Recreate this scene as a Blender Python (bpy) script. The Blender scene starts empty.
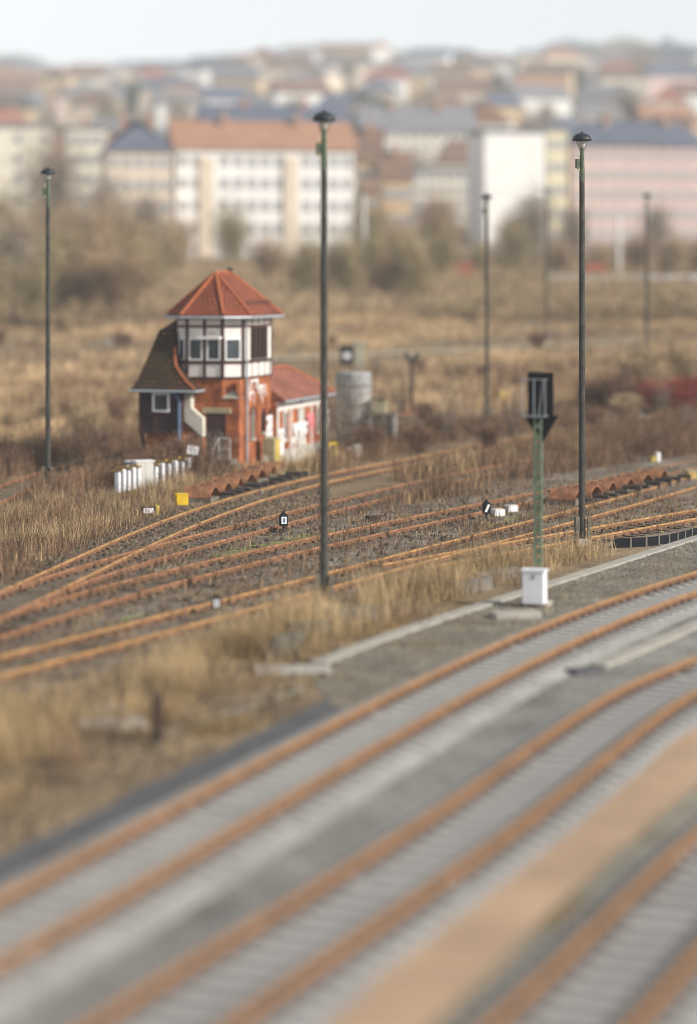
import bpy, bmesh, math, random
import numpy as np
from mathutils import Vector, Matrix, noise as mnoise
random.seed(7); RNG = np.random.default_rng(11)
R = math.radians
scene = bpy.context.scene
COL = scene.collection
# ------------------------------------------------------------------ camera model (a long lens, eye 8.5 m up, looking level)
F, CX, HY, H = 2400.0, 348.5, 282.0, 8.5
_KY = [-400, 0, 115, 140, 170, 250, 350, 420, 520, 700, 1000, 1600, 2100, 2600]
_KZ = [-.2, -.2, -.2, .35, 1.6, 5.6, 11.2, 17, 29, 50, 84, 143, 130, 90]
def gz(Y):
    return float(np.interp(Y, _KY, _KZ))
def hill_z(X, Y):
    z = gz(Y)
    if Y > 600:
        k = min(1, (Y-600)/900)
        z += k*(5*math.sin(X*.0105+.6) + 4*math.sin(X*.027+2.2) + 4*max(0,min(1,(X-60)/150)))
    return z
def at(x, y, h=0.0):
    """a point on the ground (h above it) seen at photo position x, y"""
    lo, hi = 5.0, 900.0
    t = lambda d: H-(y-HY)*d/F - gz(d) - h
    for _ in range(60):
        m = (lo+hi)/2
        if t(m) > 0: lo = m
        else: hi = m
    return Vector(((x-CX)*lo/F, lo, gz(lo)+h))
def on(x, d):  # ground point at a bearing and distance
    return Vector(((x-CX)*d/F, d, hill_z((x-CX)*d/F, d)))
def zat(y, d): return H-(y-HY)*d/F

# ------------------------------------------------------------------ materials
MATS = {}
def nodes_of(m):
    m.use_nodes = True
    nt = m.node_tree
    return nt, nt.nodes['Principled BSDF']
def mat(name, c, rough=.85, var=.25, scale=3.0, c2=None, bump=0.0, bscale=30.0, metal=0.0, spec=.3, island=0.0, fine=0.0, fscale=25.0, stretch=None, c3=None, s3=.6, detail=6):
    """base colour varied between darker and lighter by noise; optional second colour in patches"""
    if name in MATS: return MATS[name]
    m = bpy.data.materials.new(name); nt, b = nodes_of(m); N = nt.nodes; L = nt.links
    b.inputs['Roughness'].default_value = rough; b.inputs['Metallic'].default_value = metal
    b.inputs['Specular IOR Level'].default_value = spec
    tc = N.new('ShaderNodeTexCoord'); src = tc.outputs['Object']
    if stretch:
        mp = N.new('ShaderNodeMapping'); mp.inputs['Scale'].default_value = stretch
        L.new(src, mp.inputs['Vector']); src = mp.outputs['Vector']
    nz = N.new('ShaderNodeTexNoise'); nz.inputs['Scale'].default_value = scale; nz.inputs['Detail'].default_value = detail; nz.inputs['Roughness'].default_value = .65
    L.new(src, nz.inputs['Vector'])
    cr = N.new('ShaderNodeValToRGB'); e = cr.color_ramp.elements
    d = [max(0, v*(1-var)) for v in c]; l = [min(1, v*(1+var)) for v in (c2 or c)]
    e[0].position = .33; e[0].color = (*d, 1); e[1].position = .67; e[1].color = (*l, 1)
    L.new(nz.outputs['Fac'], cr.inputs['Fac']); out = cr.outputs['Color']
    if c3:
        n3 = N.new('ShaderNodeTexNoise'); n3.inputs['Scale'].default_value = s3; n3.inputs['Detail'].default_value = 5
        L.new(src, n3.inputs['Vector'])
        r3 = N.new('ShaderNodeValToRGB'); r3.color_ramp.elements[0].position = .52; r3.color_ramp.elements[1].position = .66
        L.new(n3.outputs['Fac'], r3.inputs['Fac'])
        mx = N.new('ShaderNodeMix'); mx.data_type = 'RGBA'
        L.new(r3.outputs['Color'], mx.inputs['Factor']); L.new(out, mx.inputs['A']); mx.inputs['B'].default_value = (*c3, 1)
        out = mx.outputs['Result']
    if fine:
        nf = N.new('ShaderNodeTexNoise'); nf.inputs['Scale'].default_value = fscale; nf.inputs['Detail'].default_value = 2
        L.new(src, nf.inputs['Vector'])
        mr = N.new('ShaderNodeMapRange'); mr.inputs['From Min'].default_value = .3; mr.inputs['From Max'].default_value = .7
        mr.inputs['To Min'].default_value = 1-fine; mr.inputs['To Max'].default_value = 1+fine
        L.new(nf.outputs['Fac'], mr.inputs['Value'])
        mu = N.new('ShaderNodeVectorMath'); mu.operation = 'SCALE'
        L.new(out, mu.inputs[0]); L.new(mr.outputs['Result'], mu.inputs['Scale']); out = mu.outputs['Vector']
    if island:
        g = N.new('ShaderNodeNewGeometry')
        mr = N.new('ShaderNodeMapRange'); mr.inputs['To Min'].default_value = 1-island; mr.inputs['To Max'].default_value = 1+island
        L.new(g.outputs['Random Per Island'], mr.inputs['Value'])
        mu = N.new('ShaderNodeVectorMath'); mu.operation = 'SCALE'
        L.new(out, mu.inputs[0]); L.new(mr.outputs['Result'], mu.inputs['Scale']); out = mu.outputs['Vector']
    L.new(out, b.inputs['Base Color'])
    if bump:
        nb = N.new('ShaderNodeTexNoise'); nb.inputs['Scale'].default_value = bscale; nb.inputs['Detail'].default_value = 3
        L.new(src, nb.inputs['Vector'])
        bp = N.new('ShaderNodeBump'); bp.inputs['Strength'].default_value = bump; bp.inputs['Distance'].default_value = .05
        L.new(nb.outputs['Fac'], bp.inputs['Height']); L.new(bp.outputs['Normal'], b.inputs['Normal'])
    MATS[name] = m; return m
def brickmat(name, c1, c2, mortar, w, h, ms=.06, var=.3, bump=.4, offset=.5, moss=None):
    """courses laid out in metres on each face (UV is metric)"""
    m = bpy.data.materials.new(name); nt, b = nodes_of(m); N = nt.nodes; L = nt.links
    b.inputs['Roughness'].default_value = .85; b.inputs['Specular IOR Level'].default_value = .25
    tc = N.new('ShaderNodeTexCoord')
    bt = N.new('ShaderNodeTexBrick'); bt.offset = offset
    bt.inputs['Scale'].default_value = 1; bt.inputs['Brick Width'].default_value = w; bt.inputs['Row Height'].default_value = h
    bt.inputs['Mortar Size'].default_value = ms*h; bt.inputs['Mortar Smooth'].default_value = .3
    bt.inputs['Color1'].default_value = (*c1, 1); bt.inputs['Color2'].default_value = (*c2, 1); bt.inputs['Mortar'].default_value = (*mortar, 1)
    L.new(tc.outputs['UV'], bt.inputs['Vector'])
    nz = N.new('ShaderNodeTexNoise'); nz.inputs['Scale'].default_value = 1.3; nz.inputs['Detail'].default_value = 6
    L.new(tc.outputs['Object'], nz.inputs['Vector'])
    mr = N.new('ShaderNodeMapRange'); mr.inputs['From Min'].default_value = .3; mr.inputs['From Max'].default_value = .7
    mr.inputs['To Min'].default_value = 1-var; mr.inputs['To Max'].default_value = 1+var
    L.new(nz.outputs['Fac'], mr.inputs['Value'])
    mu = N.new('ShaderNodeVectorMath'); mu.operation = 'SCALE'
    L.new(bt.outputs['Color'], mu.inputs[0]); L.new(mr.outputs['Result'], mu.inputs['Scale']); out = mu.outputs['Vector']
    if moss:
        n3 = N.new('ShaderNodeTexNoise'); n3.inputs['Scale'].default_value = .8; n3.inputs['Detail'].default_value = 7
        L.new(tc.outputs['Object'], n3.inputs['Vector'])
        r3 = N.new('ShaderNodeValToRGB'); r3.color_ramp.elements[0].position = .40; r3.color_ramp.elements[1].position = .62
        L.new(n3.outputs['Fac'], r3.inputs['Fac'])
        mx = N.new('ShaderNodeMix'); mx.data_type = 'RGBA'
        L.new(r3.outputs['Color'], mx.inputs['Factor']); L.new(out, mx.inputs['A']); mx.inputs['B'].default_value = (*moss, 1)
        out = mx.outputs['Result']
    L.new(out, b.inputs['Base Color'])
    bp = N.new('ShaderNodeBump'); bp.inputs['Strength'].default_value = bump; bp.inputs['Distance'].default_value = .03; bp.invert = True
    L.new(bt.outputs['Fac'], bp.inputs['Height']); L.new(bp.outputs['Normal'], b.inputs['Normal'])
    MATS[name] = m; return m

M = dict(
 rust_main = mat('rust main rail', (.31,.175,.08), .75, .35, 3, bump=.1),
 rust_yard = mat('rust yard rail', (.28,.147,.058), .8, .4, 3, c2=(.37,.21,.085), bump=.1),
 rust_red  = mat('rust red yard rail', (.21,.10,.05), .8, .4, 3, c2=(.28,.14,.07), bump=.1),
 rust      = mat('rusty iron', (.19,.085,.045), .8, .45, 4, c2=(.26,.12,.06), bump=.15),
 rail_web = mat('dark rusty rail web', (.13,.068,.038), .85, .4, 4, c2=(.17,.09,.05)),
 concrete_sleeper = mat('concrete sleeper', (.318,.31,.30), .9, .15, 4),
 rail_clip = mat('rusty rail clip', (.085,.05,.033), .85, .35, 6),
 wood_sleeper = mat('old timber sleeper', (.115,.09,.068), .9, .4, 3, stretch=(1,1,1)),
 ballast   = mat('pale ballast', (.29,.283,.272), .95, .2, .5, bump=.8, bscale=14, fine=.35, fscale=13),
 ballast2  = mat('grey ballast', (.285,.283,.283), .95, .18, .4, bump=.8, bscale=14, fine=.3, fscale=13),
 cess      = mat('grey green gravel between the tracks', (.16,.158,.145), .95, .25, .35, c2=(.21,.205,.185), bump=.8, bscale=10, fine=.4, fscale=8),
 bank      = mat('gravel bank', (.165,.152,.12), .95, .25, .5, c2=(.215,.20,.16), bump=.8, bscale=12, fine=.42, fscale=9, c3=(.17,.13,.075), s3=.35),
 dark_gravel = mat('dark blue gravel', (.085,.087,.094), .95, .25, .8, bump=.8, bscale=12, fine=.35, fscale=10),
 sand      = mat('ochre sand strip', (.385,.27,.18), .95, .2, .35, bump=.6, bscale=9, fine=.16, fscale=9),
 yard      = mat('worn yard ballast', (.14,.113,.085), .95, .35, .5, c2=(.20,.172,.135), bump=.9, bscale=12, fine=.5, fscale=9, c3=(.13,.105,.07), s3=.4),
 moss      = mat('moss on gravel', (.12,.145,.035), .95, .35, 1.2, c2=(.20,.19,.07), bump=.8, bscale=10, fine=.4, fscale=7),
 soil      = mat('dry soil', (.15,.105,.062), .95, .35, .4, c2=(.22,.16,.095), bump=.8, bscale=6, fine=.35, fscale=5, c3=(.20,.15,.08), s3=.12),
 brownbed  = mat('rust stained track bed', (.105,.078,.055), .95, .4, .9, c2=(.165,.13,.095), bump=.9, bscale=12, fine=.5, fscale=9),
 path      = mat('pale trodden path', (.42,.35,.25), .95, .15, .4),
 pinkpath  = mat('pinkish paved path', (.30,.225,.205), .95, .15, .8, fine=.15),
 concrete  = mat('old concrete', (.36,.335,.29), .9, .25, 1.5, bump=.2, bscale=15, fine=.12),
 concrete_pale = mat('pale concrete', (.33,.315,.28), .9, .15, 2, bump=.15),
 concrete_dark = mat('grimy concrete', (.10,.09,.072), .9, .5, 2, c2=(.17,.15,.115), bump=.3),
 black_board = mat('black recycled board', (.012,.013,.017), .8, .3, 2, spec=.1),
 old_wood  = mat('grey weathered wood', (.14,.128,.112), .9, .35, 2, bump=.2),
 brown_wood= mat('brown weathered post', (.05,.034,.026), .9, .35, 2, bump=.2),
 pole      = mat('dark lamp pole', (.036,.037,.035), .8, .35, 2.5, c2=(.052,.05,.043), fine=.2, fscale=12),
 lampgreen = mat('faded green paint', (.06,.085,.058), .6, .4, 9, c2=(.09,.12,.075)),
 hood      = mat('black lamp hood', (.022,.026,.034), .45, .2, 4),
 ivory     = mat('ivory insulator', (.62,.55,.33), .5, .2, 9),
 glass_bulb= mat('milky lamp glass', (.45,.42,.38), .3, .1, 3),
 sig_green = mat('green signal mast paint', (.12,.165,.11), .65, .25, 5, c2=(.16,.205,.14), fine=.1),
 sig_black = mat('matt black signal shield', (.006,.008,.012), .8, .2, 5),
 galv      = mat('galvanised steel', (.30,.32,.35), .5, .15, 6, metal=.5),
 white_box = mat('white painted cabinet', (.72,.73,.77), .5, .06, 3),
 brick     = brickmat('red brick wall', (.28,.066,.02), (.44,.122,.034), (.22,.12,.075), .27, .10, .17, .5, .35),
 tile      = brickmat('orange clay tile roof', (.24,.066,.034), (.32,.105,.06), (.07,.022,.015), .22, .26, .16, .25, .9, moss=(.20,.055,.03)),
 tile_moss = brickmat('mossy dark tile roof', (.075,.034,.016), (.15,.06,.022), (.02,.013,.01), .24, .26, .2, .45, .9, moss=(.034,.024,.012)),
 tile_annex= brickmat('red pantile annex roof', (.24,.09,.06), (.29,.115,.08), (.12,.045,.03), 2.0, .27, .16, .22, .9),
 ridge     = mat('bright ridge tiles', (.33,.10,.042), .8, .25, 4),
 infill    = mat('white plaster infill', (.68,.64,.61), .85, .1, 2.2, fine=.1, fscale=9),
 infill_warm = mat('cream plaster infill', (.62,.53,.38), .85, .15, 2.2),
 timber    = mat('dark brown timber', (.055,.026,.024), .75, .3, 3, stretch=(1,1,.3)),
 porchwood = mat('dark red brown boarding', (.035,.016,.017), .75, .3, 4),
 frame_white = mat('white window frame', (.75,.75,.76), .5, .05, 4),
 pane      = mat('window glass', (.03,.04,.048), .12, .5, 1.5, spec=.45),
 pane_dark = mat('dark window glass', (.02,.018,.017), .15, .3, 1.5, spec=.5),
 gutter    = mat('zinc gutter', (.36,.40,.44), .5, .15, 3, metal=.3),
 door      = mat('black brown door', (.025,.018,.018), .6, .3, 3),
 lintel    = mat('yellow grey stone', (.34,.30,.19), .9, .25, 3),
 plaster   = mat('dirty white render', (.56,.53,.46), .9, .2, 1.5, fine=.08),
 paint_white = mat('white spray paint', (.75,.72,.72), .7, .1, 3),
 paint_pink  = mat('pink spray paint', (.70,.22,.24), .7, .15, 3),
 rail_grey = mat('pale grey handrail', (.52,.52,.52), .6, .2, 4),
 yellow    = mat('yellow paint', (.66,.43,.02), .55, .15, 4),
 yellow_old= mat('old yellow paint', (.48,.36,.08), .7, .3, 5),
 stick     = mat('ochre rods', (.42,.29,.10), .8, .3, 4),
 blue      = mat('dull blue steel', (.10,.17,.28), .6, .2, 3),
 grey_cab  = mat('light grey cabinet', (.52,.52,.48), .6, .1, 2),
 dark_iron = mat('dark iron', (.035,.032,.032), .7, .35, 6, c2=(.06,.045,.038)),
 silo      = mat('grey concrete silo', (.22,.225,.23), .9, .35, 1.2, c2=(.29,.29,.285), stretch=(1.5,1.5,.25), bump=.2),
 shaded_white = mat('white enamel in shade tone', (.52,.54,.61), .6, .12, 3),  # white panels with the bluish tone of shade put into the colour
 white     = mat('white enamel', (.75,.76,.78), .5, .06, 4),
 red_paint = mat('faded red paint', (.34,.11,.06), .7, .2, 3),
 bark      = mat('brown bark', (.10,.075,.055), .9, .35, 2),
 stone     = mat('pale rubble stone', (.25,.23,.195), .9, .3, 1.5, island=.3),
)
GRASS = dict(
 tan   = mat('dry tan grass', (.30,.21,.105), .9, .3, .35, c2=(.42,.31,.175), island=.35),
 field = mat('dry field grass', (.38,.26,.14), .9, .25, .10, c2=(.54,.39,.23), island=.25),
 brown = mat('brown dead stems', (.13,.078,.05), .9, .35, .4, c2=(.21,.13,.078), island=.45),
 short = mat('low mossy turf', (.25,.175,.085), .9, .35, .5, c2=(.36,.26,.14), island=.3),
)
# ------------------------------------------------------------------ mesh helpers
class MB:
    def __init__(s): s.v = []; s.f = []
    def add(s, vs, fs):
        k = len(s.v); s.v += [tuple(p) for p in vs]; s.f += [tuple(i+k for i in f) for f in fs]; return s
    def box(s, a, b, rz=0, c=None):
        x0,y0,z0 = a; x1,y1,z1 = b
        vs = [Vector((x,y,z)) for z in (z0,z1) for x,y in ((x0,y0),(x1,y0),(x1,y1),(x0,y1))]
        if rz:
            o = Vector(c) if c else (Vector(a)+Vector(b))/2
            m = Matrix.Rotation(rz,3,'Z'); vs = [m@(p-o)+o for p in vs]
        return s.add(vs, [(3,2,1,0),(4,5,6,7),(0,1,5,4),(1,2,6,5),(2,3,7,6),(3,0,4,7)])
    def bbox(s, a, b, bev=.02, rz=0):
        """box with bevelled upright and top edges"""
        x0,y0,z0 = a; x1,y1,z1 = b; e = bev
        ring = lambda i,z: [(x0+e+i,y0+i,z),(x1-e-i,y0+i,z),(x1-i,y0+e+i,z),(x1-i,y1-e-i,z),(x1-e-i,y1-i,z),(x0+e+i,y1-i,z),(x0+i,y1-e-i,z),(x0+i,y0+e+i,z)]
        vs = [Vector(p) for p in ring(0,z0)+ring(0,z1-e)+ring(e*.8,z1)]
        if rz:
            o = (Vector(a)+Vector(b))/2; m = Matrix.Rotation(rz,3,'Z'); vs = [m@(p-o)+o for p in vs]
        fs = [tuple(range(7,-1,-1)), tuple(range(16,24))]
        for r in (0,8):
            for i in range(8):
                j = (i+1)%8; fs.append((r+i, r+j, r+8+j, r+8+i))
        return s.add(vs, fs)
    def prism(s, poly, z0, z1):
        n = len(poly)
        vs = [(x,y,z0) for x,y in poly]+[(x,y,z1) for x,y in poly]
        return s.add(vs, [tuple(range(n-1,-1,-1)), tuple(range(n,2*n))]+[(i,(i+1)%n,n+(i+1)%n,n+i) for i in range(n)])
    def slab(s, pts, off):
        """a planar outline (3d points) given thickness by the vector off"""
        n = len(pts); pts = [Vector(p) for p in pts]; q = [p+Vector(off) for p in pts]
        return s.add(pts+q, [tuple(range(n-1,-1,-1)), tuple(range(n,2*n))]+[(i,(i+1)%n,n+(i+1)%n,n+i) for i in range(n)])
    def tube(s, pts, r, n=8, r2=None, cap=True):
        pts = [Vector(p) for p in pts]; m = len(pts); k = len(s.v); vs = []
        for i,p in enumerate(pts):
            t = (pts[min(i+1,m-1)]-pts[max(i-1,0)]).normalized()
            a = Vector((0,0,1)) if abs(t.z) < .9 else Vector((1,0,0))
            x = t.cross(a).normalized(); y = x.cross(t)
            rr = r if r2 is None else r+(r2-r)*i/(m-1)
            vs += [p+(x*math.cos(2*math.pi*j/n)+y*math.sin(2*math.pi*j/n))*rr for j in range(n)]
        fs = [(i*n+j, i*n+(j+1)%n, (i+1)*n+(j+1)%n, (i+1)*n+j) for i in range(m-1) for j in range(n)]
        if cap: fs += [tuple(range(n-1,-1,-1)), tuple(range((m-1)*n, m*n))]
        return s.add(vs, fs)
    def bar(s, p, q, w, h=None):
        """rectangular bar between two points"""
        p = Vector(p); q = Vector(q); t = (q-p).normalized(); h = h or w
        a = Vector((0,0,1)) if abs(t.z) < .9 else Vector((1,0,0))
        x = t.cross(a).normalized()*(w/2); y = x.cross(t).normalized()*(h/2)
        vs = [e+x*i+y*j for e in (p,q) for i,j in ((-1,-1),(1,-1),(1,1),(-1,1))]
        return s.add(vs, [(3,2,1,0),(4,5,6,7),(0,1,5,4),(1,2,6,5),(2,3,7,6),(3,0,4,7)])
    def lathe(s, prof, n=20, c=(0,0,0)):
        c = Vector(c); m = len(prof)
        vs = [c+Vector((r*math.cos(2*math.pi*j/n), r*math.sin(2*math.pi*j/n), z)) for r,z in prof for j in range(n)]
        fs = [(i*n+j, i*n+(j+1)%n, (i+1)*n+(j+1)%n, (i+1)*n+j) for i in range(m-1) for j in range(n)]
        fs += [tuple(range(n-1,-1,-1)), tuple(range((m-1)*n, m*n))]
        return s.add(vs, fs)
    def quad(s, *p): return s.add(p, [tuple(range(len(p)))])
    def mesh(s, name, m, uv=False, smooth=False):
        me = bpy.data.meshes.new(name); me.from_pydata(s.v, [], s.f)
        if m: me.materials.append(m)
        if uv:
            ul = me.uv_layers.new(name='UVMap'); Z = Vector((0,0,1))
            for p in me.polygons:
                n = p.normal; t = Z.cross(n)
                t = t.normalized() if t.length > .05 else Vector((1,0,0))
                b = n.cross(t)
                for li in p.loop_indices:
                    co = me.vertices[me.loops[li].vertex_index].co
                    ul.data[li].uv = (co.dot(t), co.dot(b))
        if smooth:
            for p in me.polygons: p.use_smooth = True
        return me
    def build(s, name, m, parent=None, world=False, uv=False, smooth=False):
        if world and parent is not None:
            o = Vector(parent.location); s.v = [tuple(Vector(p)-o) for p in s.v]
        elif world:
            o = Vector(s.v[0])
        ob = bpy.data.objects.new(name, s.mesh(name, m, uv, smooth)); COL.objects.link(ob); ob.parent = parent
        return ob
def tag(o, label=None, cat=None, group=None, kind=None):
    for k, v in (('label',label),('category',cat),('group',group),('kind',kind)):
        if v: o[k] = v
    return o
def thing(name, loc, label, cat, rz=0, group=None):
    o = bpy.data.objects.new(name, None); COL.objects.link(o); o.location = loc; o.rotation_euler.z = rz
    o.empty_display_size = .2
    return tag(o, label, cat, group)
KIDS = {}
def copy_tree(o, parent=None):
    c = o.copy(); COL.objects.link(c); c.parent = parent
    for ch in [x for x in o.children]: copy_tree(ch, c)
    return c
def place(o, loc, rz, label=None, s=1.0, group=None):
    o.location = loc; o.rotation_euler.z = rz; o.scale = (s,s,s)
    if label: o['label'] = label
    if group: o['group'] = group
    return o
def obj(name, me, parent=None, loc=None):
    o = bpy.data.objects.new(name, me); COL.objects.link(o); o.parent = parent
    if loc is not None: o.location = loc
    return o
def np_mesh(name, V, T, m):
    me = bpy.data.meshes.new(name); k = T.shape[1]
    me.vertices.add(len(V)); me.vertices.foreach_set('co', V.astype(np.float32).ravel())
    me.loops.add(T.size); me.loops.foreach_set('vertex_index', T.astype(np.int32).ravel())
    me.polygons.add(len(T)); me.polygons.foreach_set('loop_start', np.arange(0, T.size, k, dtype=np.int32))
    me.update(calc_edges=True); me.materials.append(m); return me

# ------------------------------------------------------------------ ground, beds and strips
def ground():
    xs = sorted(set([-1300,-900,-650]+list(range(-500,501,20))+[650,900,1300]))
    ys = sorted(set(list(range(-40,116,10))+list(range(115,430,5))+list(range(430,1700,20))+[1750,1850,1950,2100,2300,2600]))
    vs = [(x,y,hill_z(x,y)) for y in ys for x in xs]; w = len(xs)
    fs = [(j*w+i,j*w+i+1,(j+1)*w+i+1,(j+1)*w+i) for j in range(len(ys)-1) for i in range(w-1)]
    mb = MB().add(vs, fs); o = mb.build('ground', M['soil'], smooth=True); return tag(o, kind='structure')
ground()
def jitter(pts, step=.8, amp=.18, seed=0):
    out = []; n = len(pts)
    for i in range(n):
        a = pts[i]; b = pts[(i+1)%n]; L = (b-a).length; k = max(1, min(200, int(L/step)))
        for j in range(k):
            p = a.lerp(b, j/k)
            out.append(p+Vector((mnoise.noise((p.x*.9,p.y*.9,seed))*amp*2, mnoise.noise((p.y*.9,p.x*.9,seed+9))*amp*2, 0)))
    return out
def sheet(name, px, m, lift, h=0, amp=.18):
    pts = jitter([at(x,y,h) for x,y in px], amp=amp, seed=len(px)+lift*1000)
    bm = bmesh.new(); vs = [bm.verts.new((p.x,p.y,p.z+lift)) for p in pts]
    f = bm.faces.new(vs); f.normal_update()
    if f.normal.z < 0: f.normal_flip()
    bmesh.ops.triangulate(bm, faces=[f]); me = bpy.data.meshes.new(name); bm.to_mesh(me); bm.free(); me.materials.append(m)
    return tag(obj(name, me), kind='structure')

# ------------------------------------------------------------------ tracks
def curve(px, h, step=.3, ext0=8, ext1=8):
    P = [at(x,y,h) for x,y in px]; P = [Vector((p.x,p.y)) for p in P]
    # parametrise by chord and fit a smooth polynomial so that gauge and radius stay even
    t = [0]
    for a,b in zip(P,P[1:]): t.append(t[-1]+(b-a).length)
    deg = min(3, len(P)-1) if len(P) < 7 else 4
    cx = np.polyfit(t,[p.x for p in P],deg); cy = np.polyfit(t,[p.y for p in P],deg)
    pts = [Vector((np.polyval(cx,s), np.polyval(cy,s))) for s in np.arange(0,t[-1]+step,step)]
    a = (pts[0]-pts[1]).normalized(); b = (pts[-1]-pts[-2]).normalized()
    pre = [pts[0]+a*(i*step) for i in range(int(ext0/step),0,-1)]
    post = [pts[-1]+b*(i*step) for i in range(1,int(ext1/step)+1)]
    return pre+pts+post
def normals(c):
    out = []
    for i in range(len(c)):
        t = (c[min(i+1,len(c)-1)]-c[max(i-1,0)]).normalized(); out.append(Vector((-t.y,t.x)))
    return out
PROF = [(-.072,-.172),(.072,-.172),(.072,-.158),(.016,-.138),(.012,-.068),(.037,-.052),(.037,-.004),(.028,0),(-.028,0),(-.037,-.004),(-.037,-.052),(-.012,-.068),(-.016,-.138),(-.072,-.158)]
def sweep(c, off, prof, zf):
    nn = normals(c); k = len(prof); vs = []
    for p,n in zip(c,nn):
        z = zf(p)
        vs += [(p.x+n.x*(off+a), p.y+n.y*(off+a), z+b) for a,b in prof]
    m = len(c)
    fs = [(i*k+j, (i+1)*k+j, (i+1)*k+(j+1)%k, i*k+(j+1)%k) for i in range(m-1) for j in range(k)]
    fs += [tuple(range(k)), tuple(range(m*k-1,(m-1)*k-1,-1))]
    return MB().add(vs, fs)
def inview(p, z=0, mx=25, my=25):
    x = CX+F*p.x/p.y if p.y > 5 else -999; y = HY+F*(H-z)/p.y if p.y > 5 else 9999
    return -mx < x < 697+mx and y < 1024+my
TRACKS = []
def track(px, zrail, label, railm, sleeperm, conc, smat2=None, ext0=8, ext1=8, rise=0.0, spacing=.62):
    c = curve(px, zrail+rise, ext0=ext0, ext1=ext1)
    mid = c[len(c)//2]; zf = lambda p: gz(p.y)+zrail+rise
    root = thing('railway_track', (mid.x,mid.y,gz(mid.y)), label, 'railway track', group='railway tracks')
    for sgn in (-1,1):
        ro_ = sweep(c, sgn*.752, PROF, zf).build('rail', railm, root, world=True); ro_.data.materials.append(M['rail_web'])
        nq = len(PROF)*(len(c)-1); mi = np.array([1 if (k%len(PROF)) in (0,1,2,3,11,12,13) else 0 for k in range(nq)]+[0,0], np.int32)
        ro_.data.polygons.foreach_set('material_index', mi)
    nn = normals(c); cur = 0; cand = []
    for i in range(1,len(c)):
        cur += (c[i]-c[i-1]).length
        if cur >= spacing:
            cur -= spacing; cand.append(i)
    if conc:
        sm = MB()
        pr = [(-1.22,-.2),(-1.22,-.02),(-1.0,.0),(-.45,0),(-.3,-.03),(.3,-.03),(.45,0),(1.0,0),(1.22,-.02),(1.22,-.2)]
        vs = [(a,y,b) for y in (-.13,.13) for a,b in pr]; k = len(pr)
        sm.add(vs, [tuple(range(k)), tuple(range(2*k-1,k-1,-1))]+[(i,k+i,k+(i+1)%k,(i+1)%k) for i in range(k)])
    else:
        sm = MB().box((-1.3,-.13,-.16),(1.3,.13,0))
    nb_ = len(sm.f)
    for q in (-.752,.752):
        for e in (-.105,.105): sm.box((q+e-.04,-.075,0),(q+e+.04,.075,.05))
    me = sm.mesh('sleeper', sleeperm); me.materials.append(M['rail_clip'])
    for p_ in me.polygons:
        if p_.index >= nb_: p_.material_index = 1
    cand.sort(key=lambda i: (not inview(c[i]), c[i].y))
    rest = MB()
    for n_, i in enumerate(cand):
        p, n = c[i], nn[i]; z = zf(p)-.174; rz = math.atan2(n.y,n.x)+random.uniform(-.02,.02)*(not conc)
        if n_ < 98 and inview(p):
            o = obj('sleeper', me, root, Vector((p.x,p.y,z))-Vector(root.location)); o.rotation_euler.z = rz
        else:
            m3 = Matrix.Rotation(rz,3,'Z'); rest.add([m3@Vector(v)+Vector((p.x,p.y,z)) for v in sm.v], sm.f)
    if rest.v:
        o = rest.build('sleepers_further_along', sleeperm, root, world=True); o['kind'] = 'stuff'; o.data.materials.append(M['rail_clip'])
    TRACKS.append((c, zf)); return c, zf
def bed(c, zf, name, m, half, lift, shoulder, drop):
    """ballast profile under a track"""
    prof = [(-half-shoulder,lift-drop),(-half,lift),(half,lift),(half+shoulder,lift-drop)]
    nn = normals(c); vs = []
    for p,n in zip(c[::3],nn[::3]):
        for a,b in prof:
            j = mnoise.noise((p.x*1.3,p.y*1.3,a))*.08
            vs.append((p.x+n.x*(a+(j if abs(a) > half else j*.6)), p.y+n.y*(a+j), zf(p)+b))
    k = 4; mcount = len(vs)//k
    fs = [(i*k+j,i*k+j+1,(i+1)*k+j+1,(i+1)*k+j) for i in range(mcount-1) for j in range(k-1)]
    o = MB().add(vs,fs).build(name, m); me = o.data
    if me.polygons[0].normal.z < 0: me.flip_normals()
    return tag(o, kind='structure')
MAIN = .31   # rail top of the rebuilt main line above ground level
m1 = track([(0,924),(175,833),(305,757),(350,734),(440,689),(570,626),(697,580)], MAIN, 'curved main track with bright orange rails on pale ballast beside the signal', M['rust_main'], M['concrete_sleeper'], True, ext0=20, ext1=25)
m2 = track([(150,1028),(241,966),(340,904),(440,843),(565,749),(628,708),(697,671)], MAIN, 'curved main track with orange rails just above the ochre sand strip', M['rust_main'], M['concrete_sleeper'], True, ext0=20, ext1=30)
m3 = track([(540,1040),(622,960),(660,918),(697,881),(760,822)], MAIN, 'track at the lower right corner, below the ochre sand strip', M['rust_main'], M['concrete_sleeper'], True, ext0=12, ext1=30)
bed(*m1, 'ballast_bed', M['ballast'], 1.24, -.22, .35, .085)
bed(*m2, 'ballast_bed', M['ballast2'], 1.24, -.24, .35, .085)
bed(*m3, 'ballast_bed', M['ballast2'], 1.24, -.26, .35, .085)
def yard_track(px, label, rm, dz, **k):
    c = track(px, .2-dz, label, rm, M['wood_sleeper'], False, spacing=.65, **k)
    bed(*c, 'track_bed', M['brownbed'], 1.45, -.170-dz, .5, .03); return c
y1 = yard_track([(0,664),(100,640),(200,612),(325,580),(400,560),(460,546),(510,530),(577,514),(680,485),(697,480)], 'yard track nearest the tall tan grass, passing behind the central lamp post', M['rust_yard'], 0, ext1=15)
y0 = yard_track([(455,556),(510,546),(590,532),(640,523),(697,513)], 'yard track running in front of the right lamp post beside the black edging', M['rust_yard'], .004, ext0=3, ext1=15)
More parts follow.
